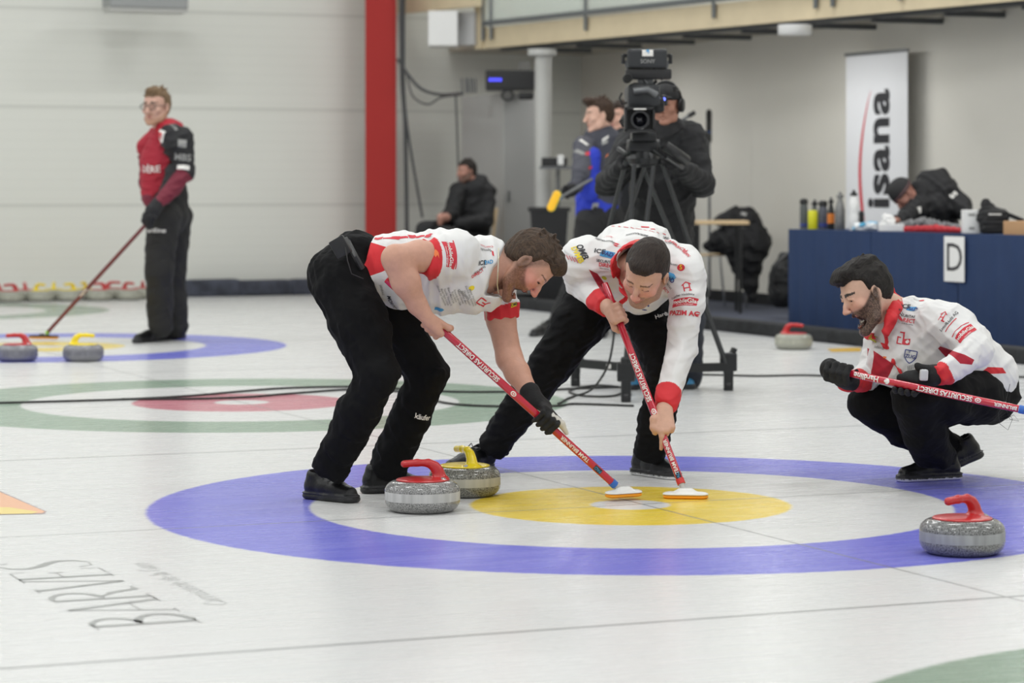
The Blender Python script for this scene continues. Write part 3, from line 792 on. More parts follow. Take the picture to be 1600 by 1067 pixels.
def grip(sk, C, a, e, W, e2=None, fr=.0088, rs=.0155, c=None, thumb=True, idx=None, phis=(38, 95, 158, 212), k=.006, thumb_ext=0.0, tc=None):
    """a fist round a rod: a along the rod to the index side, e from rod to the back of the hand, W the wrist"""
    C = np.asarray(C, float); a = nrm(a); e = nrm(np.asarray(e)-a*(np.asarray(e)@a)); W = np.asarray(W, float)
    if e2 is None:
        e2 = np.cross(a, e)
        if (W-C)@e2 > 0: e2 = -e2
    else: e2 = nrm(np.asarray(e2)-a*(np.asarray(e2)@a)-e*(np.asarray(e2)@e))
    R = rs+fr
    rad = (R+.012, R+.012, R+.003, R)
    for i in range(4):
        s = (1.5-i)*fr*2.25; sc = (1, 1.05, 1.0, .86)[i]; pts = []
        for ph, rr in zip(phis, rad):
            t = math.radians(ph); pts.append(C+a*s+(math.cos(t)*e+math.sin(t)*e2)*rr*(.97 if i == 3 else 1))
        sk.cone(W+a*s*.35, pts[0], .019, .0135, k=.018, c=c)
        if idx is not None and i == 0:
            sk.chain([pts[0]]+[np.asarray(q, float) for q in idx], [fr*1.2, fr*1.1, fr, fr*.85], k=k, c=c)
        else: sk.chain(pts, [fr*1.18*sc, fr*1.08*sc, fr*1.0*sc, fr*.88*sc], k=k, c=c)
    if thumb:
        b = W*.55+(C+e*.03)*.45+a*.022
        p1 = C+a*(.046+thumb_ext*.4)+e*(R+.006)*.7-e2*(R)*.7; p2 = C+a*(.056+thumb_ext)-e2*(R+.002)+e*.004
        p3 = C+a*(.062+thumb_ext*1.7)-e2*(R)*.85-e*.014
        sk.chain([b, p1, p2, p3], [.0165, .0118, .0102, .0088], k=.01, c=tc or c)
def shoe(heel, toe, parent, tilt=0.0, col=(.012, .012, .013), sole=(.02, .02, .021), under=None, scale=1.0, roll=0.0, laces=True, up=None, name='shoe', lace_col=None):
    heel = np.asarray(heel, float); toe = np.asarray(toe, float); x = nrm(toe-heel); z = nrm(np.array([0, 0, 1.])-x*x[2]); y = np.cross(z, x); R = np.stack([x, y, z], 1)
    Lg = np.linalg.norm(toe-heel); q = lambda a, b, c: heel+R@np.array([a*Lg, b*scale, c*scale])
    s = SDF(.0042, col)
    s.chain([q(.16, 0, .048), q(.42, 0, .05), q(.62, 0, .042), q(.86, 0, .032)], [.034*scale, .038*scale, .037*scale, .030*scale], k=.02)
    s.cone(q(.20, 0, .055), q(.22, 0, .088), .038*scale, .040*scale, k=.02)
    s.cone(q(.24, 0, .095), q(.24, 0, .16), .030*scale, .030*scale, k=.004, op='-')
    s.cone(q(.40, 0, .085), q(.66, 0, .062), .016*scale, .012*scale, k=.015)
    sc_ = sole if under is None else sole
    for a0, a1, w0, w1 in ((.14, .5, .036, .036), (.5, .86, .036, .042)):
        s.cone(q(a0, 0, .013), q(a1, 0, .013), w0*scale+.003, w1*scale+.000, k=.008, c=sc_, flat=(z, .5))
    for a0, a1, w0, w1 in ((.14, .5, .040, .040), (.5, .86, .040, .043)): s.cone(q(a0, 0, .027), q(a1, 0, .027), w0*scale+.003, w1*scale, k=.002, c=(.025, .025, .027), flat=(z, .10))
    s.plane(q(0, 0, .0), -z, k=.003)
    if under is not None:
        def ex(V, C):
            hgt = (V-heel)@z; C[hgt < .011*scale, :3] = under
    else: ex = None
    o = s.mesh(name, LEATHER, parent, extra=ex)
    if laces:
        mb = MB(); lc = mat('black_lace', (.008, .008, .008), .8) if lace_col is None else lace_col
        for i in range(4):
            t = .42+i*.055; zz = .098-i*.006
            mb.tube([q(t-.02, -.022, zz-.012), q(t, -.008, zz+.004), q(t+.02, .008, zz+.004), q(t, .022, zz-.012)], .0026, lc, 6)
        for sgn in (-1, 1): mb.tube([q(.42, 0, .105), q(.38, .02*sgn, .118), q(.40, .04*sgn, .098), q(.43, .028*sgn, .09), q(.42, 0, .102)], .0022, lc, 6)
        mb.build('lace', o, fix=False)
    return o
ICE_HEAD = mat('broom_head_plastic', (.78, .78, .76), .35)
PAD_OR = mat('orange_broom_fabric', (.95, .36, .01), .6)
SHAFT_RED = mat('red_broom_shaft', (.50, .012, .035), .22, coat=.5)
SHAFT_BLK = mat('black_broom_shaft', (.012, .012, .014), .25, coat=.5)
def broom(label, top, bot, headdir, shaft=SHAFT_RED, headcol=ICE_HEAD, pad=PAD_OR, r0=.0135, r1=.0155, lettering=True, face=None, flip=1, hw=.098, tilt=None, coll=None, loc=None, seq=None, up=(0, 0, 1), lead=.0):
    """top/bot: ends of the shaft; headdir: long direction of the head"""
    top = np.asarray(top, float); bot = np.asarray(bot, float); ax = nrm(bot-top); Ln = np.linalg.norm(bot-top)
    e = empty('curling_broom', (bot[0], bot[1], max(0, bot[2]-.03)), label, 'broom')
    mb = MB(); mb.tube([top, top+ax*.02, top+ax*Ln*.5, bot-ax*.05], [r0*.9, r0, r1, r1*.92], shaft, 24); sh = mb.build('shaft', e)
    mb = MB(); mb.tube([bot-ax*.052, bot-ax*.03], r1*1.06, coll or mat('blue_tape', (.03, .14, .5), .4), 20); mb.build('tape', e)
    mb = MB(); mb.tube([bot-ax*.03, bot-ax*.012, bot+ax*.012], [.012, .011, .014], mat('grey_ferrule', (.5, .5, .5), .4), 16); mb.build('ferrule', e)
    u = np.asarray(up, float); x = nrm(np.asarray(headdir, float)-u*(np.asarray(headdir)@u)); y = np.cross(u, x); R = np.stack([x, y, u], 1)
    hb = bot+ax*.015
    s = SDF(.003, (1, 1, 1)); s.cone(hb-x*(hw-.03), hb+x*(hw-.03), .036, .036, k=.004, flat=(u, .32)); s.plane(hb-u*.002, -u, k=.004)
    s.cone(hb-x*.02+u*.01, hb+x*.02+u*.01, .014, .014, k=.02)
    hd = s.mesh('broom_head', headcol, e)
    pr = Printer(hd)
    s = SDF(.003, (1, 1, 1)); s.cone(hb-x*(hw-.029)-u*.008, hb+x*(hw-.029)-u*.008, .033, .033, k=.003, flat=(u, .32)); s.mesh('broom_pad', pad, hd if False else e)
    if lettering:
        prs = Printer(sh); ang = math.degrees(math.atan2(-(proj(bot)[1]-proj(top)[1]), proj(bot)[0]-proj(top)[0]))
        if flip < 0: ang += 180
        for t, txt, h, m in (seq or []):
            px, py = proj(top+(bot-top)*t)
            if txt == '+': prs.poly(px, py, ang, [crossp(.011, .0038)], PRINT_WHT)
            elif txt == '#': prs.poly(px, py, ang, [rectp(.036, .020)], PRINT_BLK); prs.text(px, py, ang, 'PAD', .012, PRINT_BLUE)
            elif txt == '@':
                prs.poly(px, py, ang, [ellp(.0125, .0095)], PRINT_WHT); prs.poly(px, py, ang, [ellp(.008, .0055)], PRINT_RED, lift=.0016); prs.poly(px, py, ang, [ellp(.0035, .003)], PRINT_WHT, lift=.0022)
            else: prs.text(px, py, ang, txt, h, m, off=.012)
        prs.done()
    return e, hd
def smooth_pts(p, n=8):
    p = [np.asarray(q, float) for q in p]; o = []
    for i in range(len(p)-1):
        a = p[max(i-1, 0)]; b = p[i]; c = p[i+1]; d = p[min(i+2, len(p)-1)]
        for k in range(n):
            t = k/n; o.append(.5*((2*b)+(c-a)*t+(2*a-5*b+4*c-d)*t*t+(3*b-a-3*c+d)*t**3))
    o.append(p[-1]); return o
def proj(p): return 800+FP*p[0]/p[1], HY+FP*(HC-p[2])/p[1]

WHT = (.74, .735, .725); RED = (.62, .022, .03)
BLK = (.0085, .0085, .009)
def CP(*l): return [P(*q) for q in l]
def xz(px, py, D): p = P(px, py, D); return (p[0], p[2])
def regions(D, lst): return [([xz(x, y, D) for x, y in poly], col, y0, y1) for poly, col, y0, y1 in lst]
TEAM_SEQ = [(.165, '+', 0, None), (.385, 'SECURITAS DiRECT', .0175, PRINT_WHT), (.535, '@', 0, None), (.80, 'TEAM BRUNNER', .014, PRINT_WHT), (.90, '#', 0, None)]

# ================= person A: left sweeper, white T-shirt
def person_a():
    e = empty('person', (-.55, 10.3, 0), 'person in white and red T-shirt bending over to sweep, bearded, behind the red-handled stone', 'person')
    sk = SDF(.0036, srgb(196, 148, 126))
    O = P(827, 411, 10.25); R = frame_head((.47, -.13, -.87), (.88, .02, .47)); hs = 1.05
    head(sk, O, R, hs, mouth=.85, col={'lip': srgb(190, 110, 100)})
    sk.chain(CP((762, 412, 10.32), (790, 412, 10.29), (818, 412, 10.27)), [.075, .066, .062], k=.03)
    sk.chain(CP((600, 430, 10.3), (690, 425, 10.3), (755, 420, 10.3)), [.09, .11, .10], k=.03)
    sk.cone(P(700, 400, 10.15), P(765, 430, 10.42), .055, .05, k=.03)
    # near (right) arm
    sk.chain(CP((698, 400, 10.12), (655, 400, 10.02), (620, 404, 9.94)), [.06, .058, .052], k=.02)
    sk.chain(CP((617, 404, 9.93), (634, 440, 9.95), (652, 476, 9.985), (660, 487, 9.99)), [.051, .053, .036, .031], k=.02)
    # far (left) arm
    sk.chain(CP((768, 430, 10.45), (783, 500, 10.42), (796, 560, 10.36)), [.06, .056, .050], k=.02)
    sk.chain(CP((796, 560, 10.36), (808, 582, 10.31), (830, 618, 10.25), (836, 629, 10.23)), [.050, .047, .033, .022], k=.02)
    top = P(604, 437, 9.97); bot = P(970, 766, 10.24); ax = nrm(bot-top)
    C = top+(bot-top)*.205; px, py = proj(C)
    grip(sk, C, ax, (.25, -1, .2), P(656, 480, 9.985), e2=(-.678, 0, -.735), fr=.0098, rs=.0145)
    W = sk.mesh('body', SKIN, e, extra=paint_head(O, R, hs, None, beard=srgb(112, 72, 50), beard_top=-.048, brow=srgb(110, 74, 56), bt=.004, mouth=.85, slit=(.05, .02, .015), stub=srgb(120, 92, 76), blush=srgb(214, 120, 110)))
    def ex(s, L):
        s.ell(L(0, .060, .096), np.array([.052, .044, .026]), R@rotx(-20), k=.02)
    hairdo('hair', O, R, hs, srgb(74, 58, 45), e, extra=ex, sideb=(.020, -.030), nape=(-.085, -.070), thick=.99, amp=.0024, tufts=45, tl=.012)
    # necklace
    mb = MB(); mb.tube(CP((779, 388, 10.17), (779, 405, 10.115), (778, 425, 10.11), (777, 445, 10.15), (779, 458, 10.22)), .0024, mat('silver_chain', (.75, .7, .55), .3, metal=.9), 8); mb.build('necklace', e)
    # glove on the far hand
    gl = SDF(.0034, BLK)
    C2 = P(851, 647, 10.215); on = top+ax*((C2-top)@ax); Wg = P(834, 627, 10.235)
    gl.chain([P(828, 613, 10.25), Wg, P(848, 636, 10.25)], [.0405, .039, .035], k=.012)
    grip(gl, on, ax, (.60, .55, .55), P(846, 634, 10.25), e2=(.30, -1, .10), fr=.0105, rs=.0155, thumb=False, phis=(30, 85, 150, 205))
    gl.chain([P(846, 636, 10.22), on+ax*.02+np.array([.012, -.015, .028]), on+ax*.06+np.array([.022, .0, .03]), on+ax*.102+np.array([.012, .0, .022])], [.019, .016, .0145, .009], k=.008, c=(.62, .6, .55))
    gl.mesh('glove', GLOVEM, e)
    # shirt
    D = 10.2
    regs = regions(D, [([(556, 372), (570, 376), (660, 373), (663, 385), (640, 403), (598, 424), (569, 434)], RED, 9, 12),
                       ([(540, 366), (640, 372), (700, 366), (706, 372), (640, 384), (540, 384)], RED, 9, 10.25)])
    shm = mat('white_tshirt', WHT, .75, vcol=True, bump=.05, bscale=16, regions=regs[:1])
    s = SDF(.0045, WHT)
    s.chain(CP((583, 417, 10.3), (630, 424, 10.3), (690, 424, 10.3), (740, 428, 10.31), (762, 415, 10.32)), [.128, .142, .160, .150, .110], k=.03, flat=((0, 1, 0), 1.12))
    s.cone(P(712, 395, 10.16), P(700, 402, 10.12), .092, .086, k=.04)
    s.cone(P(765, 425, 10.40), P(772, 440, 10.46), .095, .085, k=.04)
    s.chain(CP((706, 400, 10.12), (676, 402, 10.07)), [.082, .071], k=.03)
    s.cone(P(675, 402, 10.07), P(657, 402, 10.03), .0715, .070, k=.004, c=RED)
    s.chain(CP((774, 440, 10.46), (782, 480, 10.44)), [.084, .071], k=.03)
    s.cone(P(782.5, 482, 10.44), P(784, 502, 10.43), .072, .070, k=.004, c=RED)
    # openings: sleeve ends, hem, collar
    ax1 = nrm(P(657, 402, 10.03)-P(675, 402, 10.07)); s.plane(P(655.5, 402, 10.03), ax1, k=.003) if False else s.box(P(655.5, 402, 10.03)+ax1*.07, (.14, .2, .2), rot_x(ax1), rr=.002, k=.003, op='-')
    ax2 = nrm(P(784, 500, 10.43)-P(782, 474, 10.44)); s.box(P(784, 499, 10.43)+ax2*.06, (.12, .18, .18), rot_x(ax2), rr=.002, k=.003, op='-')
    ax3 = nrm(np.array([-.97, 0, .22])); s.box(P(571, 425, 10.3)+ax3*.11, (.22, .6, .5), rot_x(ax3), rr=.002, k=.003, op='-')
    ax4 = nrm(np.array([.95, -.12, -.29])); c4 = P(777, 416, 10.30); s.box(c4+ax4*.052, (.1, .34, .22), rot_x(ax4), rr=.002, k=.004, op='-')
    y4 = nrm(np.array([0, 1., 0])-ax4*ax4[1]); z4 = np.cross(ax4, y4); n4 = 22
    s.chain([c4-ax4*.004+y4*.086*math.cos(i*2*math.pi/n4)+z4*.080*math.sin(i*2*math.pi/n4) for i in range(n4+1)], [.0085]*(n4+1), k=.003, c=RED)
    s.wr.append(wrinkle(.007, .20, 3, (1.2, .6, 1.0))); s.wr.append(wrinkle(.0030, .10, 8, (1.3, .7, .6)))
    o = s.mesh('t_shirt', shm, e)
    pr = Printer(o)
    pr.poly(706, 397, -84, [[(-.052, -.030), (.046, -.024), (.056, .018), (-.045, .020)]], PRINT_RED); pr.poly(713, 397, -84, [rectp(.11, .004, sk=0), ], PRINT_RED)
    pr.text(704, 397, -84, 'mobileGlas', .017, PRINT_WHT, off=.01); pr.text(699, 400, -84, 'innovative Verglasungen', .0055, PRINT_WHT)
    pr.poly(682, 396, -90, [[(-.018, -.004), (0, -.012), (.016, -.004), (.006, .003), (.018, .012), (-.004, .008)]], PRINT_ORG)
    pr.text(757, 391, 172, 'Sporthilfe', .011, PRINT_BLK); pr.text(758, 386, 172, 'Team Suisse', .009, PRINT_RED)
    pr.poly(770, 396, 100, [rectp(.022, .006, sk=.003)], PRINT_RED)
    pr.text(752, 411, 8, 'ICE', .017, PRINT_BLK, off=.012, shear=.2); pr.text(763, 410, 12, 'PAD', .015, PRINT_BLUE, off=.012, shear=.2)
    pr.text(746, 427, 35, 'DIRECT', .012, PRINT_RED, off=.012); pr.text(749, 422, 35, 'SECURITAS', .008, PRINT_BLK)
    pr.poly(737, 450, 10, [ellp(.012, .010)], PRINT_YEL); pr.text(725, 459, -40, 'tabiona', .014, PRINT_GREY)
    # chest mark and member list
    for q in ([rectp(.006, .030, -.018, 0)], [rectp(.03, .006, 0, .014)], [rectp(.03, .006, 0, -.014)], [rectp(.022, .006, .018, .0)], [rectp(.006, .034, .03, .004)], [rectp(.024, .006, .026, -.012)]):
        pr.poly(752, 471, -35, q, PRINT_RED)
    rg = random.Random(8)
    names = ['Eisclub der Gemeinde', 'Meier Hans Ursula', 'Familie Thomas R.', 'Bieri Marco Lea', 'Kunz Adrian', 'Freunde des Clubs', 'Huber Daniela', 'Widmer Marc', 'Gruppe Seeland']
    for i in range(11):
        pr.text(690+i*5.0, 462+i*.3+(i % 3), -68, names[i % 9], .0082, PRINT_GREY)
    pr.text(612, 473, -62, 'MORITZ', .016, PRINT_BLK, off=.012); pr.text(597, 452, -75, 'SANBAG', .009, PRINT_GREY)
    pr.poly(686, 483, 0, [[(-.02, -.01), (0, -.016), (.02, -.004), (.014, .012), (-.014, .012)]], PRINT_BLUE)
    for a in range(8):
        t0 = 200+a*20; 
        pr.poly(640, 482, 0, [[(.034*math.cos(math.radians(t0)), .026*math.sin(math.radians(t0))), (.034*math.cos(math.radians(t0+21)), .026*math.sin(math.radians(t0+21))), (.030*math.cos(math.radians(t0+21)), .023*math.sin(math.radians(t0+21))), (.030*math.cos(math.radians(t0)), .023*math.sin(math.radians(t0)))]], PRINT_NAVY)
    pr.poly(803, 476, 20, [rectp(.034, .016, sk=.004)], PRINT_YEL); pr.text(803, 476, 20, 'OMB', .012, PRINT_BLK)
    pr.done()
    # red side stripe with an uneven printed edge
    pr = Printer(o); pts_t = [(562+i*15, 379-i*.55+(1.5 if i % 2 else -1.5)) for i in range(8)]
    for i in range(9): pr.poly(566+i*13, 374.5-i*.75, 3, [rectp(.034, .013 if i % 2 else .019)], PRINT_RED)
    pr.done()
    # trousers
    t = SDF(.0055, (1, 1, 1))
    t.chain(CP((556, 405, 10.3), (533, 432, 10.28)), [.112, .128], k=.04, flat=((0, 1, 0), 1.1))
    t.chain(CP((536, 445, 10.2), (560, 500, 10.14), (590, 588, 10.05)), [.112, .104, .080], k=.05)
    t.chain(CP((590, 588, 10.05), (560, 645, 10.08), (517, 728, 10.15)), [.079, .080, .071], k=.02)
    t.chain(CP((570, 440, 10.4), (612, 500, 10.42), (668, 584, 10.4)), [.115, .104, .080], k=.05)
    t.chain(CP((668, 584, 10.4), (640, 655, 10.43), (607, 728, 10.48)), [.078, .078, .078], k=.02)
    a5 = nrm(P(500, 757, 10.15)-P(560, 645, 10.08)); t.box(P(512, 742, 10.15)+a5*.06, (.12, .25, .25), rot_x(a5), rr=.002, k=.003, op='-')
    a6 = nrm(P(593, 755, 10.5)-P(640, 655, 10.43)); t.box(P(601, 741, 10.48)+a6*.06, (.12, .25, .25), rot_x(a6), rr=.002, k=.003, op='-')
    t.box(P(556, 405, 10.3)+ax3*.0+np.array([.02, 0, .14]), (.3, .6, .1), rot_x(nrm(np.array([.8, 0, .6]))), rr=.002, k=.003, op='-') if False else None
    t.wr.append(wrinkle(.006, .16, 12, (1, 1, 1.6))); t.wr.append(wrinkle(.002, .07, 13))
    o = t.mesh('trousers', BLACKCLOTH, e)
    pr = Printer(o); pr.text(661, 652, -8, 'käufer', .020, PRINT_WHT, off=.01); pr.done()
    # belt, radio pack
    mb = MB(); c = P(532, 386, 10.10); Rm = rot_x(nrm(np.array([.86, -.1, .5])))
    mb.box(c, (.062, .03, .075), mat('dark_pack_plastic', (.012, .012, .013), .6), Rm, .006); mb.tube([c+np.array([.02, -.02, .0]), c+np.array([.03, -.05, -.05]), c+np.array([.045, -.05, -.10]), c+np.array([.09, -.04, -.12])], .0022, BLACKP, 6)
    pk = mb.build('radio_pack', e)
    mb = MB(); mb.tube(CP((541, 372, 10.25), (547, 385, 10.16), (556, 402, 10.12), (566, 420, 10.13)), [.012]*4, BLACKP, 8); mb.build('belt', e)
    shoe(GP(476, 779)+np.array([0, .02, 0]), GP(558, 786), e, col=(.006, .006, .0065))
    shoe(GP(563, 771), GP(563, 771)+np.array([.262, .07, 0]), e, col=(.007, .007, .0075))
    br, hd = broom('red curling broom held by the bearded man in the T-shirt', top, bot, (1, .55, 0), seq=TEAM_SEQ, flip=-1, hw=.075)
    return e
def rot_x(x):
    x = nrm(x); a = np.array([0, 1., 0]) if abs(x[1]) < .9 else np.array([1., 0, 0]); z = nrm(np.cross(x, a)); y = np.cross(z, x); return np.stack([x, y, z], 1)
def rotx(d):
    a = math.radians(d); return np.array([[1, 0, 0], [0, math.cos(a), -math.sin(a)], [0, math.sin(a), math.cos(a)]])

# ================= person B: middle sweeper
def person_b():
    e = empty('person', (.45, 11.0, 0), 'person in white long-sleeved jacket leaning face down over a broom in the near blue ring', 'person')
    sk = SDF(.0036, srgb(204, 160, 138))
    c, s_ = math.cos(math.radians(18)), math.sin(math.radians(18))
    th, ps = math.radians(50), math.radians(15)
    f0 = np.array([-math.sin(ps)*math.cos(th), -math.cos(ps)*math.cos(th), -math.sin(th)]); u0 = np.array([-math.sin(ps)*math.sin(th), -math.cos(ps)*math.sin(th), math.cos(th)])
    rr = lambda v: np.array([v[0]*c+v[2]*s_, v[1], -v[0]*s_+v[2]*c])
    R = frame_head(rr(f0), rr(u0)); O = P(1009, 424, 10.47); hs = 1.06
    head(sk, O, R, hs, col={'lip': srgb(186, 116, 104)})
    sk.chain([P(1000, 420, 10.85), P(1003, 425, 10.68), O-R[:, 1]*.02-R[:, 2]*.05], [.08, .066, .06], k=.03)
    sk.cone(P(930, 420, 10.85), P(1060, 425, 10.85), .06, k=.03); sk.cone(P(985, 410, 11.0), P(995, 435, 10.8), .08, k=.03)
    top = P(945, 443, 10.66); bot = P(1069, 767, 10.30); ax = nrm(bot-top)
    # right arm (picture left)
    sk.chain(CP((915, 410, 10.78), (905, 443, 10.86), (940, 472, 10.68), (950, 480, 10.63)), [.05, .045, .034, .031], k=.02)
    C = top+(bot-top)*.158; 
    grip(sk, C, ax, (-.9, -.35, -.1), P(949, 480, 10.62), e2=(.25, -1, -.1), fr=.0098, rs=.0148)
    # left arm, hand with the index finger pointing down the shaft
    sk.chain(CP((1068, 425, 10.78), (1062, 545, 10.68), (1043, 616, 10.51), (1039, 632, 10.47)), [.05, .046, .032, .028], k=.02)
    W = P(1037.5, 641, 10.45)
    kn = CP((1024, 671, 10.40), (1033, 674, 10.385), (1042, 673, 10.385), (1050, 668, 10.395))
    wv = [-.012, -.004, .004, .012]
    for i, q in enumerate(kn): sk.cone(W+np.array([wv[i], 0, 0]), q, .021, .0135, k=.018)
    sk.chain([kn[1], P(1034, 682, 10.382), P(1034.5, 691, 10.385), P(1033, 701, 10.39)], [.0125, .0105, .0098, .0078], k=.006)
    for i in (0, 2, 3):
        q = kn[i]; sk.chain([q, q+np.array([0, .032, -.014]), q+np.array([.004, .052, .006]), q+np.array([.004, .046, .022])], [.0125, .011, .010, .0088], k=.005)
    sk.chain([W+np.array([-.022, -.0, -.01]), P(1021, 655, 10.41), P(1020, 668, 10.40), P(1024, 677, 10.41)], [.016, .014, .0115, .009], k=.008)
    sk.mesh('body', SKIN, e, extra=paint_head(O, R, hs, None, beard=srgb(150, 116, 98), beard_top=-.058, brow=srgb(110, 80, 66), bt=.0036, slit=srgb(96, 64, 54), blush=srgb(212, 132, 120)))
    def ex(s, L): s.ell(L(0, .052, .090), np.array([.050, .040, .026]), R, k=.02)
    hairdo('hair', O, R, hs, srgb(50, 40, 34), e, extra=ex, sideb=(.026, -.030), nape=(-.085, -.078), thick=.985, amp=.0012, hl=.070, tilt=-4)
    # jacket
    regs = regions(10.7, [([(920, 421), (934, 428), (950, 450), (947, 466), (934, 446)], (.35, .012, .03), 10.6, 11.2)])
    jm = mat('white_jacket_b', WHT, .7, vcol=True, bump=.05, bscale=14, regions=regs)
    s = SDF(.0045, WHT)
    s.cone(P(922, 412, 10.84), P(1056, 425, 10.86), .100, .098, k=.04)
    s.chain(CP((962, 440, 11.14), (980, 404, 11.02), (1000, 412, 10.86)), [.150, .142, .130], k=.05)
    s.chain(CP((962, 430, 11.05), (1010, 402, 11.05)), [.12, .14], k=.06)
    s.chain(CP((990, 440, 11.1), (1003, 446, 10.85)), [.13, .118], k=.05)
    s.cone(P(1060, 410, 10.88), P(1068, 432, 10.80), .088, .085, k=.04)
    s.cone(P(912, 405, 10.86), P(910, 412, 10.8), .090, .082, k=.04)
    s.chain(CP((908, 416, 10.8), (905, 440, 10.86)), [.076, .062], k=.03)
    s.chain(CP((905, 442, 10.86), (934, 468, 10.70)), [.058, .050], k=.015)
    s.cone(P(934, 468, 10.70), P(945, 476, 10.645), .0505, .047, k=.004, c=RED)
    s.chain(CP((1068, 430, 10.80), (1071, 480, 10.74), (1064, 543, 10.68)), [.076, .068, .061], k=.03)
    s.chain(CP((1064, 543, 10.68), (1051, 592, 10.57), (1046, 610, 10.53)), [.059, .050, .048], k=.015)
    s.cone(P(1045, 612, 10.525), P(1040, 631, 10.485), .0485, .0455, k=.004, c=RED)
    a1 = nrm(P(1040, 630, 10.48)-P(1046, 610, 10.53)); s.box(P(1039, 638, 10.465)+a1*.05, (.1, .16, .16), rot_x(a1), rr=.002, k=.003, op='-')
    a2 = nrm(P(945, 476, 10.645)-P(934, 468, 10.70)); s.box(P(948, 479, 10.635)+a2*.05, (.1, .14, .14), rot_x(a2), rr=.002, k=.003, op='-')
    nb, nt_ = P(1002, 412, 10.84), P(999, 422, 10.64)
    s.cone(nb, nt_, .092, .118, k=.004, c=RED); s.cone(nb+(nb-nt_)*.1, nt_+(nt_-nb)*.4, .080, .116, k=.003, op='-')
    s.chain(CP((985, 452, 10.64), (978, 466, 10.66), (968, 476, 10.68)), [.006, .006, .006], k=.004, c=RED)
    s.wr.append(wrinkle(.007, .20, 21, (1.3, .6, .8))); s.wr.append(wrinkle(.0034, .10, 22, (.7, .7, 1.4)))
    o = s.mesh('jacket', jm, e)
    pr = Printer(o)
    pr.text(909, 392, -62, 'OMB', .026, PRINT_BLK, off=.014, shear=.2); pr.text(901, 396, -62, 'DVMB', .022, PRINT_YEL, off=.014, shear=.2)
    for i in range(4): pr.poly(887+i*4.5, 402+i*2.5-i, -60, [rectp(.026, .006)], mat('faded_red_print', (.62, .25, .27), .6))
    pr.text(945, 377, 170, 'Sporthilfe', .015, PRINT_BLK, off=.008); pr.text(950, 370, 170, 'Team Suisse', .011, PRINT_RED); pr.poly(963, 381, 150, [rectp(.026, .007, sk=.004)], PRINT_RED); pr.poly(962, 384, 150, [rectp(.018, .006, sk=.004)], PRINT_RED)
    pr.poly(949, 397, -12, [rectp(.055, .03, sk=.004)], PRINT_BLUE); pr.text(936, 393, -10, 'ICE', .022, PRINT_BLK, off=.014, shear=.2); pr.text(949, 397, -12, 'PAD', .017, PRINT_NAVY, off=.014, shear=.2)
    pr.text(946, 409, -8, 'SECURITAS', .011, PRINT_BLK, off=.01); pr.text(948, 415, -8, 'DIRECT', .014, PRINT_RED, off=.012); pr.text(948, 420, -8, 'Votre alarme verifiee', .005, PRINT_BLK)
    pr.poly(944, 434, -35, [ellp(.012, .007)], PRINT_LIME)
    pr.text(995, 365, 172, 'BERANGER', .014, PRINT_BLK, off=.012); pr.poly(995, 376, 170, [rectp(.02, .012)], PRINT_ORG)
    for i in range(9):
        pr.poly(958+i*10, 353.5+i*.6+(i*i)*.12, -4-i*2.4, [rectp(.016 if i % 2 else .026, .0045)], PRINT_RED)
    pr.poly(1008, 355, -5, [rectp(.034, .014)], PRINT_RED); pr.poly(1020, 358, -10, [rectp(.02, .01)], PRINT_RED)
    pr.text(1042, 373, -20, 'HEGI', .015, PRINT_BLK, off=.012); pr.text(1056, 384, -35, 'CHIRSCH', .018, PRINT_RED, off=.012); pr.text(1072, 397, -45, 'BERN', .014, PRINT_RED, off=.01)
    pr.text(1043, 380, -16, 'SHORT', .012, PRINT_BLK)
    pr.poly(1064, 418, 0, [ellp(.016, .014)], PRINT_RED); pr.text(1064, 418, 0, 'S', .018, PRINT_YEL, off=.01); pr.text(1050, 413, -12, 'Raffeisen', .010, PRINT_BLK)
    pr.poly(1049, 431, -55, [rectp(.036, .026)], PRINT_BLUE); pr.text(1047, 434, -55, 'PAD', .018, PRINT_NAVY, off=.014)
    pr.text(1043, 444, -50, 'SECURITAS', .008, PRINT_BLK); pr.text(1038, 450, -50, 'DIRECT', .012, PRINT_RED, off=.01)
    for q in (([rectp(.005, .034, -.012, 0)]), ([rectp(.005, .034, .012, 0)]), ([rectp(.024, .005, 0, -.002)]), ([rectp(.012, .005, .012, -.017)]), ([[(-.02, .014), (0, .026), (0, .021), (-.018, .010)]]), ([[(.02, .014), (0, .026), (0, .021), (.018, .010)]])): pr.poly(1073, 449, 12, q, PRINT_RED)
    pr.text(1065, 461, 12, 'Luscher Holzbau', .010, PRINT_BLK)
    pr.poly(1069, 471, 5, [rectp(.10, .032, sk=.004)], PRINT_RED); pr.text(1069, 470, 5, 'mobileGlas', .0165, PRINT_WHT, off=.012, shear=.2); pr.text(1069, 475, 3, 'innovative Verglasungen', .005, PRINT_WHT)
    pr.text(1067, 489, -2, 'PAZIM AG', .019, PRINT_RED, off=.016)
    for a, b, w in ((-8, 0, .022), (6, 3, .026)): pr.poly(1005+a, 474+b, 40 if a < 0 else -35, [rectp(w, .004)], PRINT_NAVY)
    pr.poly(1006, 476, 0, [[(-.026, -.008), (-.014, .014), (-.004, -.006), (.004, .012), (.024, -.004), (.022, -.008), (.005, .005), (-.003, -.012), (-.014, .006), (-.020, -.008)]], PRINT_NAVY); pr.poly(1007, 484, 0, [ellp(.011, .003)], PRINT_NAVY)
    pr.done()
    t = SDF(.0055, (1, 1, 1))
    t.cone(P(958, 455, 11.2), P(995, 462, 11.12), .145, .135, k=.05)
    t.chain(CP((925, 470, 11.18), (905, 505, 11.15), (864, 565, 11.12), (835, 604, 11.15)), [.118, .102, .086, .080], k=.04)
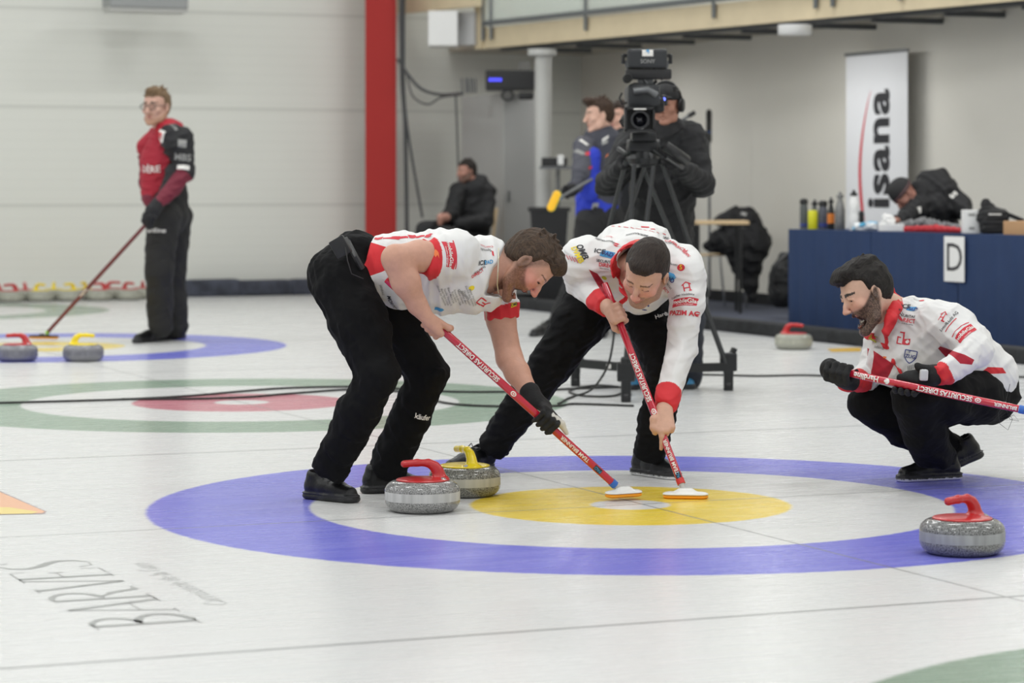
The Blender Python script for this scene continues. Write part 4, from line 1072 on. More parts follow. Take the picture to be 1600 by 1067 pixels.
    t.chain(CP((835, 604, 11.15), (805, 648, 11.2), (774, 694, 11.28)), [.080, .074, .068], k=.02)
    t.chain(CP((1005, 470, 11.1), (1030, 530, 10.97), (1043, 582, 10.87)), [.12, .096, .080], k=.05)
    t.chain(CP((1043, 582, 10.87), (1027, 650, 10.95), (1016, 706, 11.03)), [.078, .074, .068], k=.02)
    a5 = nrm(P(774, 694, 11.28)-P(805, 648, 11.2)); t.box(P(769, 699, 11.29)+a5*.06, (.12, .25, .25), rot_x(a5), rr=.002, k=.003, op='-')
    a6 = nrm(P(1016, 706, 11.03)-P(1027, 650, 10.95)); t.box(P(1014, 713, 11.03)+a6*.06, (.12, .25, .25), rot_x(a6), rr=.002, k=.003, op='-')
    t.wr.append(wrinkle(.006, .16, 31, (1, 1, 1.6))); t.wr.append(wrinkle(.002, .07, 32))
    o = t.mesh('trousers', BLACKCLOTH, e)
    pr = Printer(o); pr.text(1038, 491, 12, 'Hardline', .018, PRINT_WHT, off=.006, shear=.2); pr.done()
    mb = MB(); mb.tube(CP((778, 688, 11.27), (766, 702, 11.3), (760, 716, 11.32)), [.042, .038, .040], mat('dark_grey_sock', (.03, .032, .036), .9, bump=.3), 20); mb.build('sock', e)
    hp = GP(770, 733); shoe(hp, hp+np.array([-.20, -.22, 0]), e, col=(.010, .0105, .0115))
    hp = GP(988, 740); shoe(hp, GP(1061, 750), e, col=(.010, .0105, .0115), under=(.8, .8, .8), sole=(.018, .018, .018))
    broom('red curling broom held by the man in the long-sleeved jacket with his face down', top, bot, (1, -.12, 0), seq=[(.155, '+', 0, None), (.46, 'SECURITAS DiRECT', .0175, PRINT_WHT), (.625, '@', 0, None), (.84, 'TEAM BRUNNER', .014, PRINT_WHT), (.93, '#', 0, None)], flip=-1, hw=.085, coll=mat('red_tape', (.6, .03, .03), .4))
    return e

# ================= person C: crouching skip
def person_c():
    e = empty('person', (1.75, 10.9, 0), 'person crouching and shouting in a white and red jacket with black gloves', 'person')
    sk = SDF(.0036, srgb(208, 170, 148))
    O = P(1352, 456, 10.74); R = frame_head((-.86, -.30, -.40), (-.42, .0, .90)); hs = 1.05
    L = head(sk, O, R, hs, mouth=1.0, col={'lip': srgb(196, 124, 110)})
    sk.chain([P(1398, 490, 10.86), P(1382, 482, 10.82), O-R[:, 1]*.025-R[:, 2]*.05], [.075, .066, .06], k=.03)
    sk.chain(CP((1410, 520, 10.85), (1500, 560, 10.85)), [.1, .1], k=.03)
    sk.chain(CP((1492, 508, 10.62), (1526, 548, 10.5), (1470, 584, 10.38)), [.05, .046, .033], k=.02)
    sk.chain(CP((1385, 515, 11.0), (1362, 585, 10.98), (1325, 597, 10.67)), [.05, .045, .033], k=.02)
    def extra(V, C):
        paint_head(O, R, hs, None, beard=srgb(52, 38, 30), beard_top=-.042, brow=(.022, .014, .010), bt=.0066, mouth=1.0, blush=srgb(214, 150, 130), lip=srgb(200, 128, 114))(V, C)
    body = sk.mesh('body', SKIN, e, extra=extra)
    eyes(O, R, hs, body)
    mb = MB(); jd = .028; mat('teeth', (.6, .57, .5), .3)
    mb.tube([L(-.012, .060, -.078-jd*.6), L(0, .068, -.080-jd*.65), L(.012, .060, -.078-jd*.6)], .003, mat('teeth'), 8); mb.build('teeth', body)
    mb = MB(); 
    def ex(s, L):
        s.ell(L(0, .050, .100), np.array([.060, .05, .030]), R, k=.02); s.ell(L(0, .088, .088), np.array([.044, .024, .016]), R, k=.015); s.ell(L(0, -.03, .108), np.array([.062, .07, .022]), R, k=.02)
    hairdo('hair', O, R, hs, srgb(34, 30, 27), e, extra=ex, sideb=(.026, -.038), nape=(-.085, -.075), thick=1.01, amp=.0022, hl=.072, tilt=-12, tufts=30, tl=.011)
    top = P(1316, 581, 10.48); bot = P(1602, 641, 10.14); bot = top+(bot-top)*1.0; ax = nrm(bot-top)
    g = SDF(.0036, BLK)
    C = top+ax*.012; C = top-ax*.02
    g.chain(CP((1328, 596, 10.68), (1316, 590, 10.60)), [.040, .040], k=.02)
    grip(g, top-ax*.012, ax, (-.55, .2, -.75), P(1313, 588, 10.57), e2=(-.4, -.6, .7), fr=.0125, rs=.0145, phis=(20, 80, 140, 200))
    g.ell(P(1297, 577, 10.53), (.042, .04, .045), k=.02); g.mesh('glove', GLOVEM, e)
    g = SDF(.0036, BLK)
    g.chain(CP((1470, 584, 10.39), (1455, 587, 10.385), (1448, 588, 10.39)), [.040, .038, .036], k=.02)
    g.chain(CP((1452, 588, 10.40), (1420, 590, 10.42)), [.034, .028], k=.02)
    Cn = top+ax*((P(1428, 604, 10.45)-top)@ax)
    grip(g, Cn, -ax, (.05, .8, .55), P(1448, 590, 10.40), e2=(0, -.2, -1), fr=.0115, rs=.0152, phis=(0, 60, 120, 165), thumb=False)
    g.chain(CP((1450, 577, 10.37), (1436, 574, 10.37), (1433, 571, 10.37)), [.018, .014, .012], k=.01)
    go = g.mesh('glove', GLOVEM, e)
    mb = MB(); mb.box(P(1443.5, 586, 10.335), (.034, .02, .045), mat('silver_plastic', (.55, .55, .56), .35), rot_x(nrm(np.array([1, .1, -.05]))), .009); mb.build('stopwatch', go)
    regs = regions(10.85, [([(1454, 540), (1458, 532), (1478, 543), (1494, 548), (1488, 558), (1470, 556)], (.42, .012, .03), 9, 12),
                           ([(1361, 546), (1389, 566), (1380, 590), (1358, 584)], (.42, .012, .03), 9, 12),
                           ([(1551, 560), (1560, 572), (1575, 573), (1574, 581), (1520, 581)], RED, 9, 12)])
    jm = mat('white_jacket_c', WHT, .7, vcol=True, bump=.05, bscale=14, regions=regs)
    s = SDF(.0045, WHT)
    s.chain(CP((1408, 512, 10.86), (1440, 530, 10.86), (1480, 548, 10.86), (1538, 588, 10.88)), [.125, .155, .165, .135], k=.05)
    s.cone(P(1402, 560, 10.82), P(1490, 575, 10.85), .12, .12, k=.04)
    s.cone(P(1470, 505, 10.72), P(1492, 512, 10.64), .095, .085, k=.05)
    s.cone(P(1400, 515, 10.95), P(1385, 520, 11.02), .09, .08, k=.05)
    s.chain(CP((1492, 512, 10.63), (1512, 532, 10.56), (1526, 547, 10.50)), [.078, .070, .066], k=.03)
    s.chain(CP((1526, 548, 10.50), (1500, 566, 10.44), (1478, 579, 10.40)), [.062, .054, .049], k=.015)
    s.cone(P(1477, 580, 10.40), P(1465, 586, 10.375), .049, .046, k=.004, c=RED)
    s.chain(CP((1383, 520, 11.02), (1364, 580, 10.98)), [.072, .062], k=.03)
    s.chain(CP((1364, 582, 10.98), (1346, 594, 10.82)), [.058, .050], k=.015)
    s.cone(P(1346, 595, 10.82), P(1326, 597, 10.68), .049, .044, k=.004, c=RED)
    a1 = nrm(P(1465, 586, 10.375)-P(1477, 580, 10.40)); s.box(P(1461, 587, 10.365)+a1*.05, (.1, .14, .14), rot_x(a1), rr=.002, k=.003, op='-')
    # stand-up collar
    s.chain(CP((1396, 470, 10.99), (1400, 468, 10.86), (1399, 480, 10.74), (1393, 500, 10.68), (1385, 520, 10.67)), [.022, .025, .023, .019, .013], k=.010, c=RED)
    s.chain(CP((1398, 466, 10.9), (1392, 452, 10.87)), [.02, .014], k=.01, c=RED)
    s.chain(CP((1352, 520, 10.85), (1372, 532, 10.76), (1386, 544, 10.72)), [.014, .012, .010], k=.008, c=RED)
    s.chain(CP((1383, 521, 10.68), (1386, 545, 10.70), (1396, 566, 10.70), (1408, 584, 10.70)), [.010, .0055, .005, .005], k=.004, c=RED)
    s.wr.append(wrinkle(.007, .20, 41, (1, .7, 1.2))); s.wr.append(wrinkle(.0030, .10, 42))
    o = s.mesh('jacket', jm, e)
    pr = Printer(o)
    pr.text(1428, 467, -8, 'Schweiz', .011, PRINT_GREY); pr.poly(1440, 470, 10, [ellp(.012, .007)], PRINT_RED)
    pr.poly(1424, 483, -8, [rectp(.034, .024, sk=.003)], PRINT_BLUE); pr.text(1414, 479, -8, 'ICE', .020, PRINT_BLK, off=.014, shear=.2); pr.text(1425, 484, -8, 'PAD', .016, PRINT_NAVY, off=.014, shear=.2)
    pr.text(1416, 494, -12, 'SECURITAS', .011, PRINT_BLK, off=.01); pr.text(1417, 501, -10, 'DIRECT', .016, PRINT_RED, off=.012); pr.text(1416, 506, -10, 'Votre alarme verifiee', .005, PRINT_BLK)
    for q in ([rectp(.012, .005, -.020, .010)], [rectp(.005, .030, -.026, -.002)], [rectp(.020, .005, -.018, -.018)], [rectp(.006, .05, -.004, .006)], [rectp(.026, .026, .012, -.006)], [rectp(.02, .005, -.010, .030)]): pr.poly(1413, 532, -6, q, PRINT_RED)
    pr.poly(1418, 534, -6, [crossp(.008, .003)], PRINT_WHT, lift=.0018)
    sh = [(-.024, .022), (.024, .022), (.024, -.006), (.012, -.022), (0, -.030), (-.012, -.022), (-.024, -.006)]
    for i in range(7):
        a = np.array(sh[i]); b = np.array(sh[(i+1) % 7]); d = nrm(b-a); n_ = np.array([-d[1], d[0]])*.0018
        pr.poly(1422, 556, -10, [[tuple(a+n_), tuple(a-n_), tuple(b-n_), tuple(b+n_)]], PRINT_NAVY)
    pr.text(1422, 557, -10, 'ZUG', .014, PRINT_NAVY, off=.01); pr.text(1421, 550, -10, 'V', .009, PRINT_NAVY, off=.01)
    pr.poly(1370, 532, -30, [[(-.014, -.010), (-.004, .012), (.012, .016), (.0, .0), (.010, -.010)]], PRINT_LIME); pr.text(1374, 543, -12, 'tabiona', .014, PRINT_GREY)
    for q in (([rectp(.005, .034, -.012, 0)]), ([rectp(.005, .034, .012, 0)]), ([rectp(.024, .005, 0, -.002)]), ([rectp(.014, .005, .014, -.017)]), ([[(-.022, .014), (0, .028), (0, .023), (-.020, .010)]]), ([[(.022, .014), (0, .028), (0, .023), (.020, .010)]])): pr.poly(1472, 495, -12, q, PRINT_RED)
    pr.text(1475, 511, 50, 'Lutolf', .013, PRINT_BLK); pr.text(1488, 496, 50, 'Holz AG', .013, PRINT_BLK); pr.poly(1485, 507, 50, [rectp(.07, .004)], PRINT_RED)
    pr.poly(1508, 520, 40, [[(-.045, -.018), (.045, -.018), (.050, .022), (-.038, .022)]], PRINT_RED); pr.poly(1499, 512, 40, [rectp(.09, .004)], PRINT_RED); pr.text(1507, 519, 40, 'mobileGlas', .016, PRINT_WHT, off=.012, shear=.1); pr.text(1512, 523, 40, 'innovative', .006, PRINT_WHT)
    pr.text(1424, 574, 20, '/////', .018, PRINT_BLK); pr.text(1383, 557, -10, '-', .03, PRINT_ORG, off=.02)
    pr.done()
    t = SDF(.0055, (1, 1, 1))
    t.chain(CP((1548, 612, 10.92), (1520, 618, 10.78), (1475, 622, 10.62), (1428, 622, 10.50)), [.122, .112, .102, .088], k=.04)
    t.chain(CP((1545, 618, 11.02), (1480, 622, 11.05), (1420, 620, 10.98), (1358, 626, 10.92)), [.12, .105, .095, .084], k=.04)
    t.chain(CP((1430, 626, 10.50), (1444, 675, 10.62), (1464, 722, 10.78)), [.088, .088, .082], k=.02)
    t.chain(CP((1358, 630, 10.92), (1412, 668, 11.0), (1492, 706, 11.12)), [.082, .080, .068], k=.02)
    t.wr.append(wrinkle(.006, .16, 51, (1, 1, 1))); t.wr.append(wrinkle(.002, .07, 52))
    t.plane(np.array([0, 0, .075]), (0, 0, -1), k=.006)
    t.mesh('trousers', BLACKCLOTH, e)
    shoe(GP(1504, 748), GP(1400, 753), e, col=(.006, .006, .0065), under=(.8, .8, .82), laces=False, scale=1.0)
    shoe(P(1536, 713, 11.10), GP(1460, 745), e, col=(.006, .006, .0065), laces=False)
    # wire hanging at the hip
    mb = MB(); mb.tube(CP((1578, 600, 10.72), (1572, 625, 10.70), (1560, 645, 10.70), (1562, 662, 10.70), (1575, 672, 10.70), (1582, 655, 10.70), (1572, 640, 10.70), (1578, 655, 10.70), (1592, 658, 10.70), (1584, 648, 10.70), (1568, 656, 10.70)), .0011, BLACKP, 5); mb.build('radio_wire', e)
    broom('red curling broom held across the knees of the crouching person', top, top+ax*.78, (.05, .8, -.6), seq=[(.13, 'Hardline', .021, PRINT_WHT), (.24, '+', 0, None), (.545, 'SECURITAS DiRECT', .0185, PRINT_WHT), (.72, '@', 0, None), (.90, 'TEAM BRUNNER', .014, PRINT_WHT)], flip=-1, hw=.085, headcol=PAD_OR, up=(-.98, .15, .15))
    return e
import os
ONLY = None
person_a(); person_b(); person_c()

# ---------------------------------------------------------------- people further back
def figure(name_label, base, parts, headspec=None, cat='person', h=.006):
    """parts: name -> (material, colour, list of (points, radii, colour or None), wrinkle)"""
    e = empty('person', (base[0], base[1], 0), name_label, cat)
    for nm, (m, col, ch, wr) in parts.items():
        s = SDF(h, col)
        for c in ch:
            pts = [P(*q) for q in c[0]]; s.chain(pts, c[1], k=c[3] if len(c) > 3 else .04, c=c[2] if len(c) > 2 else None)
        if wr: s.wr.append(wrinkle(wr, .18, len(nm)*3+int(base[0]*10) % 50+50)); s.wr.append(wrinkle(wr*.35, .08, 4))
        s.mesh(nm, m, e)
    return e
VC = mat('coloured_cloth', rough=.75, vcol=True, bump=.12, bscale=14)
SK2 = srgb(200, 150, 130)
def bare(e, O, f, u, hs, skin, neck, hands=(), beard=None, brow=(.06, .035, .02), stub=None, h=.005, hair=None, hfront=(.098, .070), beard_top=-.05, ex=None, arms=()):
    R = frame_head(f, u); s = SDF(h, skin); head(s, O, R, hs)
    s.chain([P(*neck), np.asarray(O)-R[:, 2]*.06-R[:, 1]*.02], [.075, .062], k=.03)
    for pts, rs in arms: s.chain([P(*q) for q in pts], rs, k=.02)
    b = s.mesh('body', SKIN, e, extra=paint_head(O, R, hs, None, beard=beard, beard_top=beard_top, brow=brow, stub=stub))
    if hair is not None: hairdo('hair', O, R, hs, hair, e, h=.0045, sideb=(.022, -.028), nape=(-.085, -.075), extra=ex, thick=.98, tufts=20)
    return b, R
def fingers(g, c, d, n, w, ln=.075, r=.011):
    """four slightly curled fingers and a thumb: c palm centre, d direction of the fingers, n palm normal, w across"""
    c = np.asarray(c, float); d = nrm(d); n = nrm(n); w = nrm(w)
    for i in range(4):
        l = ln*(.85, 1, .95, .75)[i]; q = c+w*(i-1.5)*r*2.0+d*.03
        g.chain([c-d*.03, q, q+d*l*.5+n*.008, q+d*l*.8+n*.03, q+d*l*.82+n*.05], [.024, r*1.15, r*1.05, r, r*.85], k=.008)
    g.chain([c-d*.02-w*.02, c-w*.045+d*.01+n*.01, c-w*.045+d*.045+n*.025], [.018, .013, .010], k=.008)

def person_d():       # man in red and black jacket at the far house
    DR = (.36, .012, .03); DK = (.16, .012, .03); BK = (.012, .012, .014)
    e = figure('person in red and black jacket and glasses, standing with a broom by the white wall', (-2.65, 20.6), {
        'trousers': (VC, (.011, .0105, .010), [([(262, 306, 20.6), (262, 335, 20.6)], [.165, .165]), ([(255, 340, 20.45), (249, 425, 20.4), (251, 508, 20.5)], [.135, .108, .098]), ([(275, 340, 20.75), (268, 430, 20.8), (276, 510, 20.8)], [.13, .105, .095])], .006),
        'jacket': (VC, DR, [([(264, 216, 20.6), (254, 255, 20.6), (253, 292, 20.6)], [.150, .168, .160]), ([(258, 212, 20.75), (232, 230, 20.8)], [.12, .09]), ([(284, 215, 20.45), (289, 268, 20.4)], [.092, .078], BK), ([(289, 269, 20.4), (268, 297, 20.3), (248, 317, 20.2)], [.074, .060, .052], DK, .02),
                            ([(233, 232, 20.85), (232, 285, 20.85), (236, 315, 20.5)], [.08, .07, .055], DK), ([(268, 212, 20.42), (273, 225, 20.40)], [.095, .095], BK), ([(272, 270, 20.4), (262, 296, 20.36)], [.070, .060], BK, .01), ([(256, 200, 20.6), (260, 203, 20.5)], [.085, .085], (.45, .014, .03), .01)], .007),
        'glove': (GLOVEM, BK, [([(247, 318, 20.2), (238, 330, 20.15), (232, 343, 20.12), (233, 352, 20.12)], [.052, .055, .045, .028], None, .01), ([(240, 340, 20.1), (236, 350, 20.1), (231, 356, 20.12)], [.02, .014, .012], None, .008), ([(230, 333, 20.1), (226, 344, 20.1), (228, 352, 20.12)], [.02, .014, .012], None, .008), ([(233, 338, 20.06), (232, 350, 20.06), (234, 358, 20.1)], [.02, .014, .012], None, .008), ([(226, 335, 20.15), (223, 345, 20.15), (226, 352, 20.15)], [.018, .013, .011], None, .008)], 0),
    })
    O = P(244, 166, 20.5)
    b, R = bare(e, O, (-.40, -.92, .0), (.0, 0, 1), 1.2, srgb(202, 160, 142), (256, 206, 20.58), hair=srgb(124, 100, 74), beard=srgb(176, 134, 108), beard_top=-.078, ex=lambda s, L: s.ell(L(0, .05, .098), np.array([.055, .045, .03]), R0, k=.02))
    eyes(O, R, 1.2, b)
    mb = MB()
    for sx in (-1, 1):
        c = O+1.2*(R@np.array([sx*.033, .100, -.005])); n = 16
        mb.tube([c+1.2*(R@np.array([.026*math.cos(2*math.pi*i/n), 0, .019*math.sin(2*math.pi*i/n)])) for i in range(n+1)], .0028, BLACKP, 6, cap=False)
        mb.tube([c+1.2*(R@np.array([sx*.026, 0, .004])), O+1.2*(R@np.array([sx*.083, .0, .004]))], .0026, BLACKP, 6)
    mb.tube([O+1.2*(R@np.array([-.008, .102, 0])), O+1.2*(R@np.array([.008, .102, 0]))], .0028, BLACKP, 6); mb.build('glasses', e)
    jk = [c for c in COL.objects if c.parent == e and c.name.startswith('jacket')][0]; pr = Printer(jk)
    pr.text(234, 265, 0, 'DÈRE', .052, PRINT_WHT, off=.006); pr.text(236, 273, 0, 'HONEGGER', .02, PRINT_RED)
    pr.poly(251, 213, -20, [[(-.05, .05), (.05, .05), (.04, -.03), (0, -.07), (-.04, -.03)]], PRINT_WHT); pr.poly(251, 213, -20, [[(-.03, .03), (.03, .03), (0, -.035)]], PRINT_RED, lift=.004)
    pr.poly(285, 224, -5, [rectp(.075, .06)], PRINT_GREY); pr.text(285, 246, -5, 'MBS', .05, PRINT_GREY, off=.01); pr.poly(286, 261, -4, [rectp(.095, .035)], PRINT_WHT); pr.text(270, 197, -50, 'TEAM', .03, PRINT_GREY); pr.done()
    tr = [c for c in COL.objects if c.parent == e and c.name.startswith('trousers')][0]; pr = Printer(tr); pr.text(241, 360, 0, 'hardline', .035, PRINT_WHT, off=.006); pr.done()
    shoe(GP(266, 531), GP(207, 537), e, scale=1.15); shoe(GP(288, 528), GP(250, 532), e, scale=1.15)
    broom('dark red and black curling broom under the hands of the man in glasses', P(233, 345, 20.12), P(70, 524, 20.72), (1, -.2, 0), shaft=mat('dark_red_shaft', (.14, .01, .02), .3, coat=.4), headcol=BLACKP, lettering=True, seq=[(.62, 'hardline', .02, PRINT_WHT)], r0=.014, r1=.016, hw=.12, coll=mat('lime_tape', (.3, .6, .05), .4))
R0 = np.eye(3)
person_d()

def person_e():       # camera operator
    BK = (.011, .011, .0125)
    e = figure('person in black jacket, cap and headset operating the television camera', (.9, 15.8), {
        'jacket': (BLACKJ, BK, [([(1032, 222, 15.8), (1035, 300, 15.8), (1036, 378, 15.8)], [.165, .19, .185]), ([(1000, 222, 15.8), (1075, 222, 15.8)], [.12, .12]),
                               ([(1078, 222, 15.75), (1096, 288, 15.6)], [.105, .078]), ([(1096, 288, 15.6), (1080, 275, 15.45), (1062, 262, 15.25)], [.076, .062, .052], None, .02),
                               ([(992, 225, 15.75), (950, 288, 15.6)], [.105, .078]), ([(950, 288, 15.6), (962, 275, 15.45), (972, 262, 15.25)], [.076, .062, .052], None, .02), ([(1040, 195, 15.8), (1042, 202, 15.8)], [.09, .1])], .008),
        'trousers': (VC, (.022, .026, .038), [([(1034, 385, 15.8), (1034, 410, 15.8)], [.17, .17]), ([(1012, 410, 15.75), (1004, 500, 15.75), (1003, 588, 15.9)], [.11, .085, .075]), ([(1060, 410, 15.8), (1077, 500, 15.8), (1078, 590, 15.9)], [.11, .088, .075])], .006),
        'glove': (GLOVEM, BK, [([(972, 262, 15.25), (975, 252, 15.2)], [.05, .045], None, .01), ([(975, 252, 15.2), (982, 247, 15.16), (986, 254, 15.15)], [.02, .015, .012], None, .006), ([(972, 250, 15.2), (978, 243, 15.15), (985, 247, 15.12)], [.02, .015, .012], None, .006), ([(968, 254, 15.2), (973, 262, 15.12), (981, 262, 15.12)], [.02, .014, .011], None, .006)], 0),
    })
    O = P(1040, 163, 15.75); R = frame_head((-.25, -.95, -.05), (0, 0, 1))
    s = SDF(.005, srgb(178, 128, 108)); head(s, O, R, 1.0); s.chain([P(1042, 200, 15.8), O-R[:, 2]*.06], [.07, .062], k=.03)
    s.chain(CP((1042, 205, 15.8), (1078, 224, 15.75), (1095, 288, 15.6), (1080, 276, 15.45), (1066, 264, 15.28)), [.06, .055, .045, .04, .035], k=.01); s.mesh('body', SKIN, e)
    s = SDF(.005, BK); s.chain(CP((1066, 264, 15.28), (1056, 257, 15.2)), [.046, .042], k=.01); fingers(s, P(1052, 252, 15.16), (-1, -.3, .3), (0, -1, 0), (0, .2, 1)); s.mesh('glove', GLOVEM, e)
    s = SDF(.005, BK); s.ell(O+R@np.array([0, -.01, .045]), (.085, .107, .082), R); s.plane(O+R@np.array([0, 0, .025]), -R[:, 2], k=.006); s.ell(O+R@np.array([0, .10, .04]), (.06, .06, .008), R, k=.01); s.mesh('cap', VC, e)
    mb = MB(); n = 14
    mb.tube([O+R@np.array([.09*math.cos(math.pi*i/n), -.005, .02+.115*math.sin(math.pi*i/n)]) for i in range(n+1)], .009, BLACKP, 8)
    for sx in (-1, 1): mb.lathe([(.0, .0), (.038, .0), (.042, .008), (.042, .026), (.034, .034), (0, .036)], BLACKP, O+R@np.array([sx*.078, -.005, -.005]), 24, axis=R[:, 0]*sx)
    c = O+R@np.array([-.115, 0, -.01])
    mb.tube(CP((1056, 180, 15.72), (1064, 170, 15.7), (1066, 155, 15.65), (1062, 143, 15.6), (1055, 139, 15.55)), .005, BLACKP, 8); mb.lathe([(0, -.02), (.014, -.015), (.016, 0), (.014, .015), (0, .02)], BLACKP, P(1054, 139, 15.55), 12); mb.build('headset', e)
    BL = mat('blue_white_shoe', rough=.6, vcol=True)
    for (a, b) in (((1004, 604), (988, 609)), ((1078, 603), (1076, 611))):
        hl = GP(*a); to = hl+nrm(GP(*b)-hl)*.30; shoe(hl, to, e, col=(.05, .24, .45), sole=(.03, .03, .035), laces=True, lace_col=PRINT_WHT)
person_e()

def tv_camera():
    D = 15.0; e = empty('television_camera', P(1005, 210, D), 'black television camera on the tall tripod, facing the ice', 'television camera')
    G = mat('camera_housing', (.022, .024, .027), .45, bump=.08, bscale=60); 
    q = lambda x, y, dd=0: P(x, y, D+dd)
    S = D/FP
    mb = MB(); mb.box(q(1003, 151, .12), (50*S, .46, 34*S), G, bev=.02); mb.box(q(1003, 137, .1), (40*S, .30, 10*S), BLACKP, bev=.01); mb.tube([q(990, 143, -.12), q(1012, 140, -.12), q(1025, 148, -.1)], .022, GREYM, 12)
    mb.box(q(1027, 165, .1), (18*S, .30, 22*S), BLACKP, bev=.015); mb.tube([q(972, 145, 0), q(968, 153, 0), q(972, 163, 0), q(980, 160, 0)], .006, BLACKP, 8); mb.tube([q(1010, 143, -.1), q(1036, 150, -.1), q(1036, 168, -.05)], .004, BLACKP, 8)
    mb.build('camera_body', e)
    # matte box and lens
    mb = MB(); w, h_ = 43*S, 34*S; c = q(999, 187, -.22)
    for sx in (-1, 1): mb.box(c+np.array([sx*w/2, 0, 0]), (.012, .14, h_), BLACKP)
    for sz in (-1, 1): mb.box(c+np.array([0, 0, sz*h_/2]), (w+.012, .14, .012), BLACKP)
    mb.box(c+np.array([0, .06, 0]), (w, .02, h_), BLACKP); mb.box(c+np.array([0, -.07, h_/2-.004]), (w*.45, .004, .007), PRINT_WHT); fr = mb.build('lens_hood', e)
    mb = MB(); mb.lathe([(0, .012), (.034, .006), (.040, .0), (.052, .0), (.054, .012), (.054, -.1), (0, -.1)], mat('lens_glass', (.006, .007, .012), .06, coat=1), q(1000, 187, -.18), 32, axis=(0, -1, 0)); mb.build('lens', e)
    # hooded studio monitor on top
    mb = MB(); w, h_ = 62*S, 30*S; c = q(1011, 92, .0)
    mb.box(c, (w, .10, h_), G, bev=.015); mb.box(c+np.array([0, .1, 0]), (w*.92, .12, h_*.9), BLACKP, bev=.01)
    for sx in (-1, 1):
        mb.box(c+np.array([sx*(w/2+.022), .03, 0]), (.02, .04, h_*.5), BLACKP, bev=.006); mb.box(c+np.array([sx*(w/2+.01), .03, .02]), (.03, .02, .02), BLACKP)
        mb.beam(c+np.array([sx*(w/2+.01), .03, -.01]), c+np.array([sx*(w/2-.02), .03, -.10]), .018, .018, GREYM)
    mo = mb.build('monitor', e)
    pr = Printer(mo); pr.text(1012, 96, 0, 'SONY', .022, PRINT_GREY, off=.006); pr.poly(1012, 80, 0, [rectp(.062, .056)], PRINT_WHT); pr.text(1012, 80, 0, '4', .032, PRINT_BLUE); pr.done()
    mb = MB(); mb.box(q(1013, 116, .02), (72*S, .10, 16*S), BLACKP, bev=.012); mb.box(q(1008, 127, .05), (24*S, .08, 10*S), GREYM, bev=.006); mb.tube([q(1000, 112, 0), q(1012, 132, .0)], .012, GREYM, 10); mb.tube([q(1020, 108, -.02), q(1036, 124, -.02)], .010, BLACKP, 8)
    mb.tube([q(990, 132, .02), q(1020, 132, .02), q(1026, 126, .02)], .010, BLACKP, 8); mb.build('monitor_mount', e)
    mb = MB(); mb.lathe([(0, -.04), (.02, -.038), (.026, -.03), (.026, .1), (.02, .12), (0, .12)], mat('foam_windshield', (.015, .015, .015), .95, bump=.6, bscale=120), q(981, 122, -.15), 20, axis=(0, 1, 0)); mb.build('microphone', e)
    mb = MB(); mb.lathe([(0, 0), (.01, 0), (.01, .006), (0, .008)], mat('blue_tally_light', (.05, .08, .6), .3, emit=((.15, .2, 1.0), 3.0)), q(1037, 155, -.02), 12, axis=(0, -1, 0)); mb.box(q(1036, 157, .02), (.05, .05, .06), BLACKP, bev=.008); mb.build('tally_light', e)
    mb = MB(); mb.tube([q(975, 180, -.1), q(969, 190, -.1), q(974, 198, -.1)], .008, BLACKP, 8); mb.box(q(976, 188, -.1), (.03, .08, .05), BLACKP, bev=.01); mb.build('zoom_motor', e)
tv_camera()
